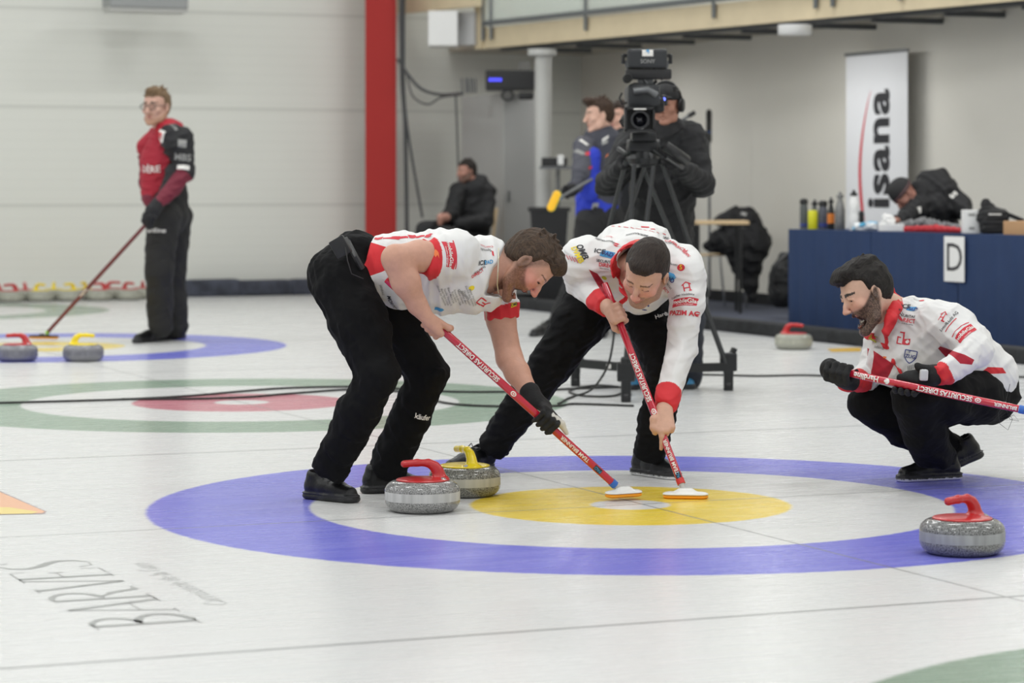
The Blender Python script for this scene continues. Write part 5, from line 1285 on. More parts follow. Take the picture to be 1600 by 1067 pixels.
def tripod():
    e = empty('tripod', (.75, 15.3, 0), 'tall black camera tripod on a wheeled dolly, behind the sweeper in the long-sleeved jacket', 'tripod')
    mb = MB(); mb.box(P(1005, 214, 15.1), (.14, .22, .05), BLACKM, bev=.01); mb.box(P(1004, 228, 15.1), (.17, .16, .07), BLACKM, bev=.02); mb.lathe([(.05, 0), (.09, .02), (.10, .05), (.08, .09), (.05, .1)], BLACKM, P(1005, 256, 15.1)+np.array([0, 0, -.02]), 28)
    for sx in (-1, 1): mb.lathe([(0, 0), (.05, 0), (.055, .01), (.05, .03), (0, .035)], BLACKM, P(1005+sx*17, 232, 15.1), 20, axis=(sx, 0, 0))
    mb.build('fluid_head', e)
    mb = MB(); mb.tube(CP((1022, 235, 15.0), (1040, 245, 14.9), (1066, 262, 15.15)), .012, BLACKM, 10); mb.tube(CP((1040, 228, 15.0), (1058, 240, 15.0), (1072, 250, 15.1)), .03, BLACKP, 12); mb.tube(CP((990, 232, 15.05), (978, 240, 15.1), (966, 232, 15.2)), .012, BLACKM, 10); mb.build('pan_bar', e)
    tops = {0: P(993, 254, 15.1), 1: P(1006, 258, 14.98), 2: P(1020, 256, 15.15)}
    feet = {0: GP(899, 603)+np.array([0, 0, .10]), 1: GP(978, 628)+np.array([0, 0, .22]), 2: GP(1138, 610)+np.array([0, 0, .12])}
    LG = mat('dark_tripod_tube', (.05, .052, .054), .35, metal=.5)
    for i in range(3):
        a, b = tops[i], feet[i]; d = nrm(b-a); side = nrm(np.cross(d, (0, 1, 0))); mid = a+(b-a)*.62
        mb = MB()
        for s_ in (-1, 1): mb.tube([a+side*s_*.055, mid+side*s_*.030], .0135, LG, 10)
        mb.box(mid, (.11, .06, .05), BLACKM, np.stack([side, np.cross(d, side), d], 1), .01); mb.tube([mid, b], .016, LG, 10); mb.box(b, (.06, .06, .05), BLACKM, bev=.008)
        mb.build('leg', e)
    hub = (feet[0]+feet[1]+feet[2])/3; hub[2] = .14
    for i in range(3):
        w = feet[i].copy(); w[2] = 0; dd = nrm(w-np.array([hub[0], hub[1], 0]))
        mb = MB(); mb.beam(hub, np.array([w[0], w[1], .14]), .05, .05, BLACKM)
        mb.box(np.array([w[0], w[1], .17]), (.10, .07, .11), BLACKM, bev=.01); mb.beam(np.array([w[0], w[1], .17]), np.array([w[0], w[1], .25])+dd*.04, .04, .025, BLACKM)
        if i == 0: mb.box(hub+(np.array([w[0], w[1], .14])-hub)*.45+np.array([0, -.03, 0]), (.07, .004, .026), PRINT_WHT)
        mb.build('dolly_arm', e)
        mb = MB(); mb.box(np.array([w[0], w[1], .065]), (.055, .07, .13), BLACKM, bev=.006); mb.lathe([(0, -.013), (.03, -.013), (.03, .013), (0, .013)], BLACKP, np.array([w[0], w[1]-.01, .030]), 20, axis=(1, 0, 0)); mb.build('wheel', e)
tripod()

def person_h():       # blue and grey jacket
    BL = (.02, .045, .50); GY = (.05, .052, .07)
    e = figure('person in blue and dark grey patterned jacket standing in profile beside the camera operator', (.65, 21.3), {
        'trousers': (VC, (.011, .011, .012), [([(938, 340, 21.3), (938, 355, 21.3)], [.19, .18]), ([(925, 350, 21.2), (905, 430, 21.2), (872, 505, 21.4)], [.14, .10, .085]), ([(950, 350, 21.4), (945, 430, 21.4), (942, 505, 21.5)], [.13, .10, .085])], .006),
        'jacket': (VC, GY, [([(940, 222, 21.3), (938, 275, 21.3), (936, 312, 21.3)], [.16, .185, .17]), ([(932, 318, 21.3), (934, 330, 21.3)], [.175, .18], BL, .01), ([(930, 215, 21.25), (950, 213, 21.3)], [.065, .085], BL, .01), ([(925, 245, 21.10), (920, 300, 21.10)], [.072, .075], BL, .01),
                            ([(912, 228, 21.15), (908, 270, 21.0)], [.085, .07], (.08, .08, .10), .02), ([(908, 270, 21.0), (900, 290, 20.9), (893, 297, 20.8)], [.066, .055, .048], GY, .02), ([(960, 225, 21.5), (965, 275, 21.4)], [.09, .075])], .007),
        'glove': (GLOVEM, (.012, .012, .014), [([(893, 297, 20.8), (886, 299, 20.75)], [.055, .05], None, .01), ([(886, 296, 20.75), (880, 298, 20.70), (883, 304, 20.7)], [.022, .018, .014], None, .006), ([(888, 301, 20.72), (882, 305, 20.68), (887, 309, 20.7)], [.022, .017, .013], None, .006), ([(890, 292, 20.75), (883, 292, 20.7), (880, 296, 20.7)], [.02, .015, .012], None, .006)], 0)})
    O = P(936, 179, 21.25)
    def ex(s, L): s.ell(L(0, .06, .10), np.array([.06, .06, .035]), np.eye(3), k=.02)
    b, R = bare(e, O, (-.96, -.25, -.08), (-.05, 0, 1), 1.12, srgb(214, 172, 152), (941, 212, 21.3), hair=srgb(66, 48, 36), hfront=(.12, .052), ex=ex)
    jk = [c for c in COL.objects if c.parent == e and c.name.startswith('jacket')][0]; pr = Printer(jk)
    for x, y, a, w, h_, m in ((905, 237, -20, .09, .03, PRINT_GREY), (945, 222, 20, .05, .03, PRINT_GREY), (912, 222, -30, .08, .02, PRINT_WHT), (952, 244, 0, .05, .03, PRINT_ORG), (946, 216, 30, .06, .015, PRINT_WHT), (930, 322, 0, .05, .05, PRINT_GREY), (918, 240, 10, .04, .03, PRINT_RED), (922, 262, 10, .05, .02, PRINT_RED)): pr.poly(x, y, a, [rectp(w, h_, sk=.006)], m)
    pr.done()
    shoe(GP(868, 520), GP(828, 527), e); shoe(GP(945, 519), GP(938, 530), e)
    broom('curling broom with yellow pad, carried level by the person in the blue and grey jacket', P(925, 280, 20.8), P(868, 313, 20.6), (-.45, 0, -1), shaft=GREYM, lettering=False, r0=.013, r1=.013, hw=.082, headcol=mat('lime_plastic', (.35, .6, .1), .5), pad=mat('yellow_broom_fabric', (1.0, .55, .02), .6), up=(.25, .95, -.1))
person_h()
def person_i():
    e = figure('person with dark hair mostly hidden behind the television camera', (.87, 21.9), {
        'jacket': (VC, (.015, .016, .02), [([(975, 220, 22.0), (978, 280, 22.0), (980, 320, 22.0)], [.17, .18, .16]), ([(955, 225, 22.0), (995, 225, 22.0)], [.09, .09])], .006),
        'trousers': (VC, (.011, .011, .012), [([(980, 325, 22), (980, 345, 22)], [.165, .165]), ([(972, 350, 22), (970, 430, 22), (968, 508, 22)], [.12, .09, .08]), ([(992, 350, 22), (992, 430, 22), (992, 508, 22)], [.12, .09, .08])], .004)})
    bare(e, P(968, 182, 21.95), (-.7, -.7, 0), (0, 0, 1), 1.05, srgb(214, 168, 148), (973, 212, 22.0), hair=srgb(52, 38, 30))
    shoe(GP(968, 516), GP(962, 522), e); shoe(GP(992, 516), GP(994, 523), e)
person_i()
def person_j():
    BK = (.011, .011, .012)
    e = figure('person in black hooded jacket seated against the grey cabinet', (-.5, 27.6), {
        'jacket': (BLACKJ, BK, [([(738, 300, 27.88), (735, 330, 27.88), (735, 358, 27.88)], [.19, .21, .2]), ([(724, 303, 27.78), (752, 303, 27.98)], [.10, .10]), ([(716, 298, 27.68), (704, 335, 27.48), (694, 340, 27.28)], [.09, .075, .055]), ([(760, 300, 27.88), (758, 345, 27.68), (715, 350, 27.38)], [.1, .085, .06]), ([(736, 283, 27.88), (752, 284, 27.93)], [.09, .08])], .008),
        'trousers': (VC, BK, [([(735, 375, 27.88), (700, 362, 27.58), (665, 360, 27.28)], [.19, .12, .10]), ([(735, 378, 27.88), (715, 372, 27.48), (690, 368, 27.08)], [.18, .12, .10]), ([(663, 362, 27.28), (662, 440, 27.38)], [.09, .07]), ([(690, 370, 27.08), (690, 440, 27.18)], [.09, .07])], .005)})
    s = None
    bare(e, P(729, 267, 27.78), (-.85, -.5, -.05), (0, 0, 1), 1.0, srgb(176, 128, 112), (738, 288, 27.83), hair=srgb(40, 32, 28), beard=srgb(90, 66, 54), arms=[([(738, 288, 27.83), (716, 300, 27.68), (705, 335, 27.48), (696, 340, 27.28), (690, 340, 27.23), (688, 348, 27.23)], [.06, .05, .04, .045, .045, .03])])
    shoe(P(664, 458, 27.38)*np.array([1, 1, 0])+np.array([0, 0, .006]), P(640, 462, 27.28)*np.array([1, 1, 0])+np.array([0, 0, .006]), e); shoe(P(692, 458, 27.18)*np.array([1, 1, 0])+np.array([0, 0, .006]), P(668, 462, 27.08)*np.array([1, 1, 0])+np.array([0, 0, .006]), e)
    c = empty('wooden_chair', P(738, 470, 27.98)*np.array([1, 1, 0]), 'wooden chair under the seated person in black', 'chair'); bx, by = c.location[0], c.location[1]
    mb = MB(); mb.box((bx, by, .46), (.44, .44, .03), WOOD, bev=.01); mb.build('seat', c)
    mb = MB(); mb.beam((bx+.20, by+.15, .55), (bx+.26, by+.15, .98), .05, .03, WOOD); mb.beam((bx+.20, by-.20, .55), (bx+.26, by-.20, .98), .05, .03, WOOD); mb.beam((bx+.235, by-.22, .88), (bx+.235, by+.18, .88), .02, .16, WOOD); mb.build('backrest', c)
    for sx in (-1, 1):
        for sy in (-1, 1): mb = MB(); mb.tube([(bx+sx*.18, by+sy*.18, .45), (bx+sx*.21, by+sy*.21, .004)], .014, WOOD if sx > 0 else CHROME, 10); mb.build('leg', c)
person_j()

# ---------------------------------------------------------------- steel column, balcony, cabinet and things by the back wall
REDS = mat('red_steel_paint', srgb(166, 26, 20), .6, bump=.03, bscale=5)
mb = MB(); c0 = P(596, 290, 29.5); 
mb.box((c0[0]-.145, c0[1], 3.3), (.03, .30, 6.6), REDS); mb.box((c0[0]+.145, c0[1], 3.3), (.03, .30, 6.6), REDS); mb.box((c0[0], c0[1]-.0, 3.3), (.29, .03, 6.6), REDS)
mb.box((c0[0], c0[1]-.16, 3.3), (.34, .02, 6.6), REDS); mb.box((c0[0], c0[1], .02), (.42, .42, .04), REDS)
tag(mb.build('steel_column'), 'tall red painted steel column between the white wall and the balcony', 'column')
# balcony
e = empty('balcony', P(1100, 290, 25.2)*np.array([1, 1, 0])+np.array([0, 0, 2.7]), 'pale plywood edged balcony with grey posts and glass panels above the cameraman', 'balcony')
A = P(745, 77, 29.1); B = P(1600, 0, 29.1*213/290); dB = nrm(B-A); B = B+dB*3; zb = A[2]; back = np.array([-dB[1], dB[0], 0]); 
if back@np.array([1, 1, 0]) < 0: back = -back
mb = MB(); mb.prism([A, B, B+np.array([0, 0, .225]), A+np.array([0, 0, .225])], back*.05, PLY); mb.box(A+dB*.07+np.array([0, .0, .5]), (.15, .05, 1.0), PLY, np.stack([dB, back, np.array([0, 0, 1.])], 1)); mb.build('edge_beam', e)
mb = MB(); zs = zb+.03; mb.prism([A+back*.05+np.array([0, 0, .03]), B+back*.05+np.array([0, 0, .03]), uvp(CU, 2, zs), uvp(CU, WV, zs), uvp(11.2, WV, zs)], (0, 0, .18), mat('grey_soffit', srgb(186, 180, 166), .8)); mb.build('deck', e)
for k in range(13):
    p = A+dB*(.6+k*1.0); 
    mb = MB(); mb.beam(p+back*.3+np.array([0, 0, -.02]), p+back*.3+np.array([UX, UY, 0])*.75+np.array([0, 0, -.02]), .05, .05, mat('dark_grey_steel', (.09, .095, .1), .5)); mb.build('bracket', e)
mb = MB(); mb.beam(A+back*.35+np.array([0, 0, .01]), B+back*.35+np.array([0, 0, .01]), .10, .04, mat('dark_grey_steel')); mb.build('joist', e)
GSTEEL = mat('grey_steel_post', srgb(104, 108, 110), .45, metal=.3)
for k, t in enumerate((.18, .36, 2.3, 4.6, 6.2, 6.45, 7.4, 8.2, 8.8, 9.1, 10.6)):
    p = A+dB*t-back*.03; mb = MB(); mb.beam(p+np.array([0, 0, .09]), p+np.array([0, 0, 1.25]), .05, .03, GSTEEL); mb.build('post', e)
mb = MB(); mb.beam(A+dB*.2-back*.035+np.array([0, 0, .27]), B-back*.035+np.array([0, 0, .27]), .04, .05, GSTEEL); mb.build('bottom_rail', e)
mb = MB(); mb.beam(A+dB*.2-back*.035+np.array([0, 0, 1.2]), B-back*.035+np.array([0, 0, 1.2]), .05, .05, GSTEEL); mb.build('top_rail', e)
gm = mat('balcony_glass', (.80, .9, .84), .08, alpha=.28); mb = MB(); mb.beam(A+dB*.2-back*.01+np.array([0, 0, .72]), B-back*.01+np.array([0, 0, .72]), .012, .86, gm); mb.build('glass_panel', e)
mb = MB(); a = P(625, 22, 30.0); b = P(748, 8, 28.7); b[2] = a[2]; mb.beam(a+np.array([0, 0, .15]), b+np.array([0, 0, .15]), .08, .30, PLY); tag(mb.build('plywood_beam'), 'pale plywood beam end high up, just right of the red column', 'beam')
mb = MB(); mb.box(P(693, 46, 29.2), (.32, .5, .38), WHITEP, np.stack([np.array([1, 0, 0]), np.array([0, 1, 0]), np.array([0, 0, 1])], 1), .006); mb.beam(P(716, 44, 29.0)+np.array([0, .2, 0]), P(745, 42, 28.8)+np.array([0, .25, 0]), .1, .36, mat('light_grey_duct', (.5, .5, .5), .5)); tag(mb.build('duct_box'), 'white duct box hanging under the plywood beam', 'duct')
mb = MB(); c = P(847, 80, 27.5); mb.lathe([(.13, 0), (.15, .01), (.15, .07), (0, .07)], WHITEP, c+np.array([0, 0, -.05]), 28); mb.lathe([(.085, 0), (.085, 1)], mat('white_pipe', (.50, .50, .48), .5), (c[0]+.01, c[1], 1.0), 24)
v0 = [tuple(q) for q in mb.v]; mb = MB(); mb.lathe([(.13, 0), (.15, .01), (.15, .07), (0, .07)], mat('white_pipe'), c+np.array([0, 0, -.05]), 28); mb.lathe([(.085, .005), (.085, c[2]-.04)], mat('white_pipe'), (c[0]+.01, c[1], 0), 24); tag(mb.build('support_pipe'), 'white round support pipe under the balcony, right of the grey cabinet', 'pipe')
mb = MB(); c = P(1242, 47, 23.6); mb.lathe([(0, -.045), (.14, -.045), (.152, -.03), (.152, .045), (0, .045)], WHITEP, c, 32); tag(mb.build('round_cap'), 'round white cap under the balcony edge, left above the banner', 'ceiling fitting')
# ventilation unit on the long wall
mb = MB(); c = P(227, 4, 28.3); xu = np.array([UX, UY, 0]); Rw = np.stack([xu, np.array([-UY, UX, 0]), np.array([0, 0, 1])], 1)
mb.box(c+np.array([0, 0, .06]), (.86, .34, .26), mat('grey_unit', srgb(150, 152, 152), .5), Rw, .02); mb.box(c+np.array([0, 0, -.085]), (.86, .30, .05), mat('light_unit_trim', srgb(186, 186, 182), .5), Rw, .01); mb.box(c+np.array([-.25, 0, -.095])-Rw[:, 1]*.16, (.06, .02, .02), BLACKP, Rw)
tag(mb.build('wall_unit'), 'grey box-shaped unit fixed high on the long white wall', 'ventilation unit')
# grey cabinet
cc = np.array([-.0886, 28.2, 0]); zt = 2.20; UV_ = np.array([UX, UY, 0]); VV_ = np.array([-UY, UX, 0])
e = empty('cabinet', cc, 'tall light grey cabinet with black receiver on top, by the back corner', 'cabinet')
CG = mat('cabinet_grey', srgb(168, 168, 166), .5, bump=.03, bscale=4); mb = MB(); ctr = cc+UV_*.22+VV_*.6; Rc = np.stack([UV_, VV_, np.array([0, 0, 1.])], 1)
mb.box(ctr+np.array([0, 0, .06+(zt-.06)/2]), (.44, 1.2, zt-.06), CG, Rc, .006); mb.box(ctr+np.array([0, 0, .032]), (.40, 1.15, .055), BLACKP, Rc); mb.build('body', e)
mb = MB(); mb.box(cc+UV_*.215-VV_*.008+np.array([0, 0, 1.12]), (.42, .016, 2.04), mat('cabinet_door_grey', srgb(150, 150, 148), .5), Rc, .004); d = mb.build('door', e)
mb = MB(); mb.box(cc+UV_*.05-VV_*.03+np.array([0, 0, 1.1]), (.02, .03, .12), GREYM, Rc, .004); mb.build('handle', d)
e = empty('receiver', cc+np.array([-.05, .2, zt]), 'black receiver with blue digits on top of the grey cabinet', 'receiver')
mb = MB(); mb.box(P(797, 129, 28.2)+np.array([0, 0, .02]), (.52, .40, .21), BLACKP, bev=.015); mb.build('housing', e)
mb = MB()
for k in range(4): mb.box(P(766+k*5.2, 124.5, 27.99), (.026, .008, .03), mat('blue_digits', (.02, .03, .4), .4, emit=((.07, .07, .9), 2.2)))
mb.build('display', e)
for k, x in enumerate((722, 728, 731, 735, 739, 743)): mb = MB(); mb.tube([P(x+1, 145, 28.3), P(x-1+k % 2, 122, 28.3)], .009, GREYM, 8); mb.build('antenna', e)
for x in (812, 818, 824): mb = MB(); mb.tube([P(x+2, 114, 28.2), P(x, 96, 28.2)], .006, GREYM, 8); mb.build('antenna', e)
mb = MB(); mb.tube([P(793, 146, 27.9)+np.array([.06*math.cos(t*.7), 0, .05*math.sin(t*.7)-.02]) for t in range(10)], .014, BLACKP, 8); mb.box(P(822, 150, 28.0), (.16, .1, .08), BLACKP, bev=.02); mb.tube(CP((838, 145, 28.0), (845, 165, 28.0), (846, 230, 28.0), (845, 330, 28.0)), .009, BLACKP, 8); mb.build('cable', e)
# cables by the red column
CB = mat('grey_cable', (.06, .062, .065), .6); i = 0
for pts, r in (([(626, -20, 29.2), (628, 120, 29.2), (633, 200, 29.2), (636, 380, 29.2)], .022), ([(632, -20, 29.25), (631, 60, 29.2), (634, 180, 29.2), (660, 340, 29.2)], .014), ([(621, 92, 29.1), (640, 120, 29.1), (660, 140, 29.0), (690, 148, 28.8), (722, 146, 27.9)], .018), ([(636, 118, 29.1), (645, 150, 29.0), (668, 163, 28.9), (690, 152, 28.8), (720, 148, 27.9)], .010), ([(712, 150, 28.6), (714, 200, 28.6), (718, 330, 28.6)], .010)):
    mb = MB(); mb.tube(smooth_pts([P(*q) for q in pts]) if 'smooth_pts' in globals() else [P(*q) for q in pts], r, CB, 8)
    tag(mb.build('cable'), ('thick grey cable hanging straight down beside the red column', 'thinner grey cable slanting down beside the red column', 'dark cable looping from the red column to the cabinet top', 'thin pale cable sagging lowest between column and cabinet', 'cable running down the left edge of the grey cabinet')[i], 'cable'); i += 1
# small gear shelf and bin
e = empty('gear_shelf', P(872, 262, 27.1), 'small dark shelf of electronic gear between pillar and person in blue', 'shelf')
mb = MB(); mb.box(P(872, 262, 27.1), (.38, .3, .03), GREYM); mb.build('shelf_board', e); mb = MB(); mb.box(P(866, 253, 27.1), (.26, .2, .09), BLACKP, bev=.01); mb.build('device', e); mb = MB(); mb.box(P(876, 250, 26.95), (.06, .05, .10), WHITEP, bev=.006); mb.build('device', e)
mb = MB(); mb.tube([P(872, 264, 27.15), P(872, 290, 27.15)*np.array([1, 1, 0])+np.array([0, 0, .008])], .02, GREYM, 10); mb.lathe([(.18, .006), (.18, .02), (.03, .04)], GREYM, P(872, 264, 27.15)*np.array([1, 1, 0]), 24); mb.build('stand', e)
mb = MB(); c = P(858, 327, 26.5); zc = c[2]; mb.add([(c[0]-.19, c[1]-.2, zc), (c[0]+.19, c[1]-.2, zc), (c[0]+.19, c[1]+.2, zc), (c[0]-.19, c[1]+.2, zc), (c[0]-.13, c[1]-.14, .008), (c[0]+.13, c[1]-.14, .008), (c[0]+.13, c[1]+.14, .008), (c[0]-.13, c[1]+.14, .008)], [(0, 1, 5, 4), (1, 2, 6, 5), (2, 3, 7, 6), (3, 0, 4, 7), (4, 5, 6, 7)], BLACKP)
mb.box((c[0], c[1]-.2, zc), (.42, .03, .04), BLACKP); mb.box((c[0], c[1]+.2, zc), (.42, .03, .04), BLACKP); mb.box((c[0]-.19, c[1], zc), (.03, .42, .04), BLACKP); mb.box((c[0]+.19, c[1], zc), (.03, .42, .04), BLACKP); tag(mb.build('rubbish_bin'), 'black tapered bin standing left of the person in the blue jacket', 'bin')

# roll-up banner
e = empty('banner', P(1370, 290, 24.5)*np.array([1, 1, 0]), 'white roll-up banner with vertical black lettering and a red curve, by the back wall', 'banner')
bl = P(1322, 88, 25.0); br_ = P(1418, 80, 24.05); br_[2] = bl[2]; dd = nrm(br_-bl); Wd = np.linalg.norm(br_-bl); nb_ = nrm(np.cross(dd, (0, 0, 1))); 
if nb_[1] > 0: nb_ = -nb_
H0 = bl[2]; Q = lambda x, z, o=0: bl+dd*x-np.array([0, 0, z])+nb_*o
BANW = mat('banner_fabric', srgb(226, 227, 230), .5); mb = MB(); mb.prism([Q(0, 0), Q(Wd, 0), Q(Wd, H0-.12), Q(0, H0-.12)], -nb_*.004, BANW)
v, f = text_mesh('isana', .50, .016, align='LEFT', space=1.06)
bx_ = v[:, 0].max()*1.06; by_ = v[:, 1].min(); mb.add([Q(.755, .33+bx_, .003)+np.array([0, 0, 1])*p[0]*1.06-dd*(p[1]-by_)*1.04 for p in v], f, PRINT_BLK)
cur = []
sw = smooth_pts([np.array([x, y, w]) for x, y, w in ((1362, 141, .4), (1356, 165, 1.4), (1350, 200, 2.6), (1346, 235, 3.6), (1344.5, 270, 4.2), (1346, 305, 4.6), (1350, 345, 4.6))], 5)
for x, y, w in sw:
    xx = (x-1322)/96*Wd; z = (y-84)*24.5/FP; ww = w/96*Wd; cur.append((Q(xx-ww/2, z, .003), Q(xx+ww/2, z, .003)))
mb.add([q for c_ in cur for q in c_], [(2*i, 2*i+1, 2*i+3, 2*i+2) for i in range(len(cur)-1)], PRINT_RED); mb.build('banner_sheet', e, fix=False)
mb = MB(); mb.beam(Q(-.01, -.012), Q(Wd+.01, -.012), .025, .03, GREYM); mb.build('top_bar', e); mb = MB(); mb.beam(Q(-.02, H0-.06), Q(Wd+.02, H0-.06), .16, .11, GREYM, bev=.02); mb.build('base', e); mb = MB(); mb.tube([Q(Wd/2, -.01, -.03), Q(Wd/2, H0-.1, -.03)], .012, GREYM, 8); mb.build('pole', e)

# ---------------------------------------------------------------- blue cloth table and what stands on it
TA = np.array([2.26, 21.66, 0]); TZ = .86; TL = 3.6
DIRT = nrm(np.array([1.39, -2.76, 0])); INT = np.array([-DIRT[1], DIRT[0], 0])   # along, inward (away from the ice)
if INT@UV_ < 0: INT = -INT
def on_table(px, inset=.15, z=TZ):
    u0 = (px-800)/FP; A0 = TA+INT*inset; t = (u0*A0[1]-A0[0])/(DIRT[0]-u0*DIRT[1]); p = A0+DIRT*t; p[2] = z; return p
BLUEC = mat('blue_table_cloth', srgb(35, 56, 94), .85, bump=.25, bscale=18, mott=.06, mscale=6)
TW = .62
t_ends = [0.0, (on_table(1361, 0)-TA)@DIRT, (on_table(1497, 0)-TA)@DIRT, TL]
for i, lab in enumerate(('left section of the long blue-draped table, holding the drinking bottles', 'middle section of the long blue-draped table, holding tissues and cloths', 'right section of the long blue-draped table, past the D sheet')):
    a, b = t_ends[i]+.004, t_ends[i+1]-.004; n = 60; rg = random.Random(i+3)
    e = empty('table', tuple((TA+DIRT*a)*np.array([1, 1, 0])), lab, 'table', 'sections of the long table draped in blue cloth')
    mb = MB(); top = []; bot = []
    ph = rg.uniform(0, 6)
    for k in range(n+1):
        s_ = a+(b-a)*k/n; w = .006*math.sin(s_*23+ph)+.004*math.sin(s_*51+ph*2); edge = min(1, min(k, n-k)/3)
        top.append(TA+DIRT*s_+np.array([0, 0, TZ])); bot.append(TA+DIRT*s_-INT*(.012+w)*edge+np.array([0, 0, .025]))
    mid = [(t_*.5+b_*.5-INT*.002) for t_, b_ in zip(top, bot)]
    V_ = top+mid+bot; m_ = n+1
    mb.add(V_, [(k, k+1, m_+k+1, m_+k) for k in range(n)]+[(m_+k, m_+k+1, 2*m_+k+1, 2*m_+k) for k in range(n)], BLUEC, True)
    c = [TA+DIRT*a, TA+DIRT*b, TA+DIRT*b+INT*TW, TA+DIRT*a+INT*TW]
    mb.add([q+np.array([0, 0, TZ]) for q in c]+[q+np.array([0, 0, .025]) for q in c], [(0, 1, 2, 3), (1, 2, 6, 5), (3, 0, 4, 7)], BLUEC); mb.build('table_cloth', e)
    mb = MB(); mb.box((c[0]+c[2])/2+np.array([0, 0, TZ-.02]), (b-a-.03, TW-.03, .025), WOOD, np.stack([DIRT, INT, np.array([0, 0, 1.])], 1)); mb.build('table_top', e)
    for q in ((c[0]+DIRT*.06+INT*.06), (c[1]-DIRT*.06+INT*.06), (c[2]-DIRT*.06-INT*.06), (c[3]+DIRT*.06-INT*.06)):
        mb = MB(); mb.tube([q+np.array([0, 0, TZ-.03]), q+np.array([0, 0, .006])], .018, GREYM, 10); mb.build('leg', e)
# paper sheet with a D pinned to the cloth
mb = MB(); p0 = on_table(1491, -.028); e0 = p0+np.array([0, 0, -.02]); w2 = .125; 
c = [e0-DIRT*w2, e0+DIRT*w2]; mb.prism([c[0], c[1], c[1]-np.array([0, 0, .335]), c[0]-np.array([0, 0, .335])], -INT*.001, mat('white_paper', (.82, .82, .81), .7))
v, f = text_mesh('D', .30, .0, align='CENTER'); cc_ = e0-np.array([0, 0, .165])-INT*.002; mb.add([cc_+DIRT*p[0]*1.0+np.array([0, 0, p[1]]) for p in v], f, PRINT_BLK); tag(mb.build('paper_sign', fix=False), 'white paper sheet with a black D on the blue cloth', 'sign')
def bottle(px, r, h, m, lab, cap=None, kind=0, inset=.2, band=None):
    c = on_table(px, inset); e = empty('drinking_bottle', c, lab, 'bottle', 'drinking bottles on the table'); w = h-.04
    prof = {0: [(0, 0), (r*.95, 0), (r, .006), (r, w*.86), (r*.8, w), (0, w)], 1: [(0, 0), (r*.9, 0), (r, .01), (r, w*.62), (r*.75, w*.78), (r*.5, w*.92), (r*.45, w), (0, w)], 2: [(0, 0), (r*.92, 0), (r, .01), (r, w*.4), (r*.86, w*.5), (r, w*.6), (r, w*.8), (r*.55, w), (0, w)]}[kind]
    mb = MB(); mb.lathe(prof, m, c, 28)
    if band: mb.lathe([(r*1.01, band[0]), (r*1.01, band[1])], band[2], c, 28)
    mb.build('bottle_body', e)
    mb = MB(); z = c+np.array([0, 0, w]); mb.lathe([(0, 0), (r*.72, 0), (r*.72, .02), (r*.45, .024), (r*.3, .03), (r*.3, .045), (0, .048)] if kind else [(0, 0), (r*1.02, 0), (r*1.02, .03), (r*.6, .045), (0, .045)], cap or BLACKP, z, 24); mb.build('cap', e)
TR = mat('smoky_plastic', (.10, .11, .11), .2); STL = mat('brushed_grey_bottle', (.22, .22, .22), .4, metal=.5)
bottle(1256, .033, .245, TR, 'smoky drinking bottle with blue foot, leftmost on the blue table', kind=0, band=(.02, .045, PRINT_NAVY))
bottle(1273, .036, .235, TR, 'dark squeeze bottle right behind the yellow can', kind=1, inset=.34)
bottle(1286, .036, .23, mat('smoky_blue_plastic', (.09, .095, .12), .25), 'grey-blue bottle between the yellow can and the orange bottle', kind=0, band=(.02, .05, PRINT_NAVY), inset=.22)
bottle(1298.5, .030, .255, BLACKP, 'black bottle with orange label, left of the steel bottle', kind=1, band=(.05, .13, mat('orange_label', (.75, .22, .03), .5)), inset=.2)
bottle(1312.5, .040, .30, STL, 'tall matt grey steel bottle with a loop cap', kind=1, cap=STL, inset=.2)
bottle(1334, .040, .315, WHITEP, 'white drinking bottle with black spout in front of the banner', kind=2, inset=.18)
bottle(1346, .022, .15, BLACKP, 'small black bottle right of the white one', kind=0, inset=.3)
mb = MB(); c = on_table(1270, .16); mb.lathe([(0, 0), (.037, 0), (.04, .008), (.04, .14), (.034, .155), (0, .155)], mat('yellow_can_paint', (.72, .70, .02), .35), c, 28); tag(mb.build('yellow_can'), 'short yellow can among the bottles on the table', 'can')
s = SDF(.005, (.75, .78, .8)); c = on_table(1352, .14); s.box(c+np.array([0, 0, .03]), (.19, .11, .06), rr=.025); s.cone(c+np.array([.02, -.02, .05]), c+np.array([.07, 0, .055]), .02, c=(.1, .45, .7)); s.cone(c+np.array([-.09, -.03, .02]), c+np.array([-.02, -.05, .05]), .015, c=(.1, .45, .7)); s.wr.append(wrinkle(.006, .05, 5)); tag(s.mesh('wipes_pack', mat('glossy_pack', rough=.3, vcol=True)), 'white and light blue pack of wipes beside the tissues', 'wipes')
e = empty('tissue_box', on_table(1392, .14), 'white box with crumpled tissue standing out, in front of the beanie', 'tissue box'); c = on_table(1392, .14)
mb = MB(); mb.box(c+np.array([0, 0, .03]), (.19, .11, .058), WHITEP, bev=.006); mb.build('box', e)
s = SDF(.005, (.8, .8, .79)); s.chain([c+np.array([-.03, 0, .055]), c+np.array([-.02, 0, .09]), c+np.array([-.04, .0, .125])], [.045, .04, .018], k=.02); s.wr.append(wrinkle(.012, .05, 6)); s.mesh('tissue', mat('tissue_paper', rough=.9, vcol=True), e)
s = SDF(.006, (.15, .15, .155)); c = on_table(1455, .30); s.chain([c-DIRT*.45+np.array([0, 0, .03]), c-DIRT*.1+np.array([0, 0, .055]), c+DIRT*.35+np.array([0, 0, .03])], [.035, .05, .03], k=.03); s.wr.append(wrinkle(.012, .07, 7)); s.plane(c, (0, 0, -1), k=.004); tag(s.mesh('grey_cloth', VC), 'crumpled grey cloth lying on the table under the leaning person', 'cloth')
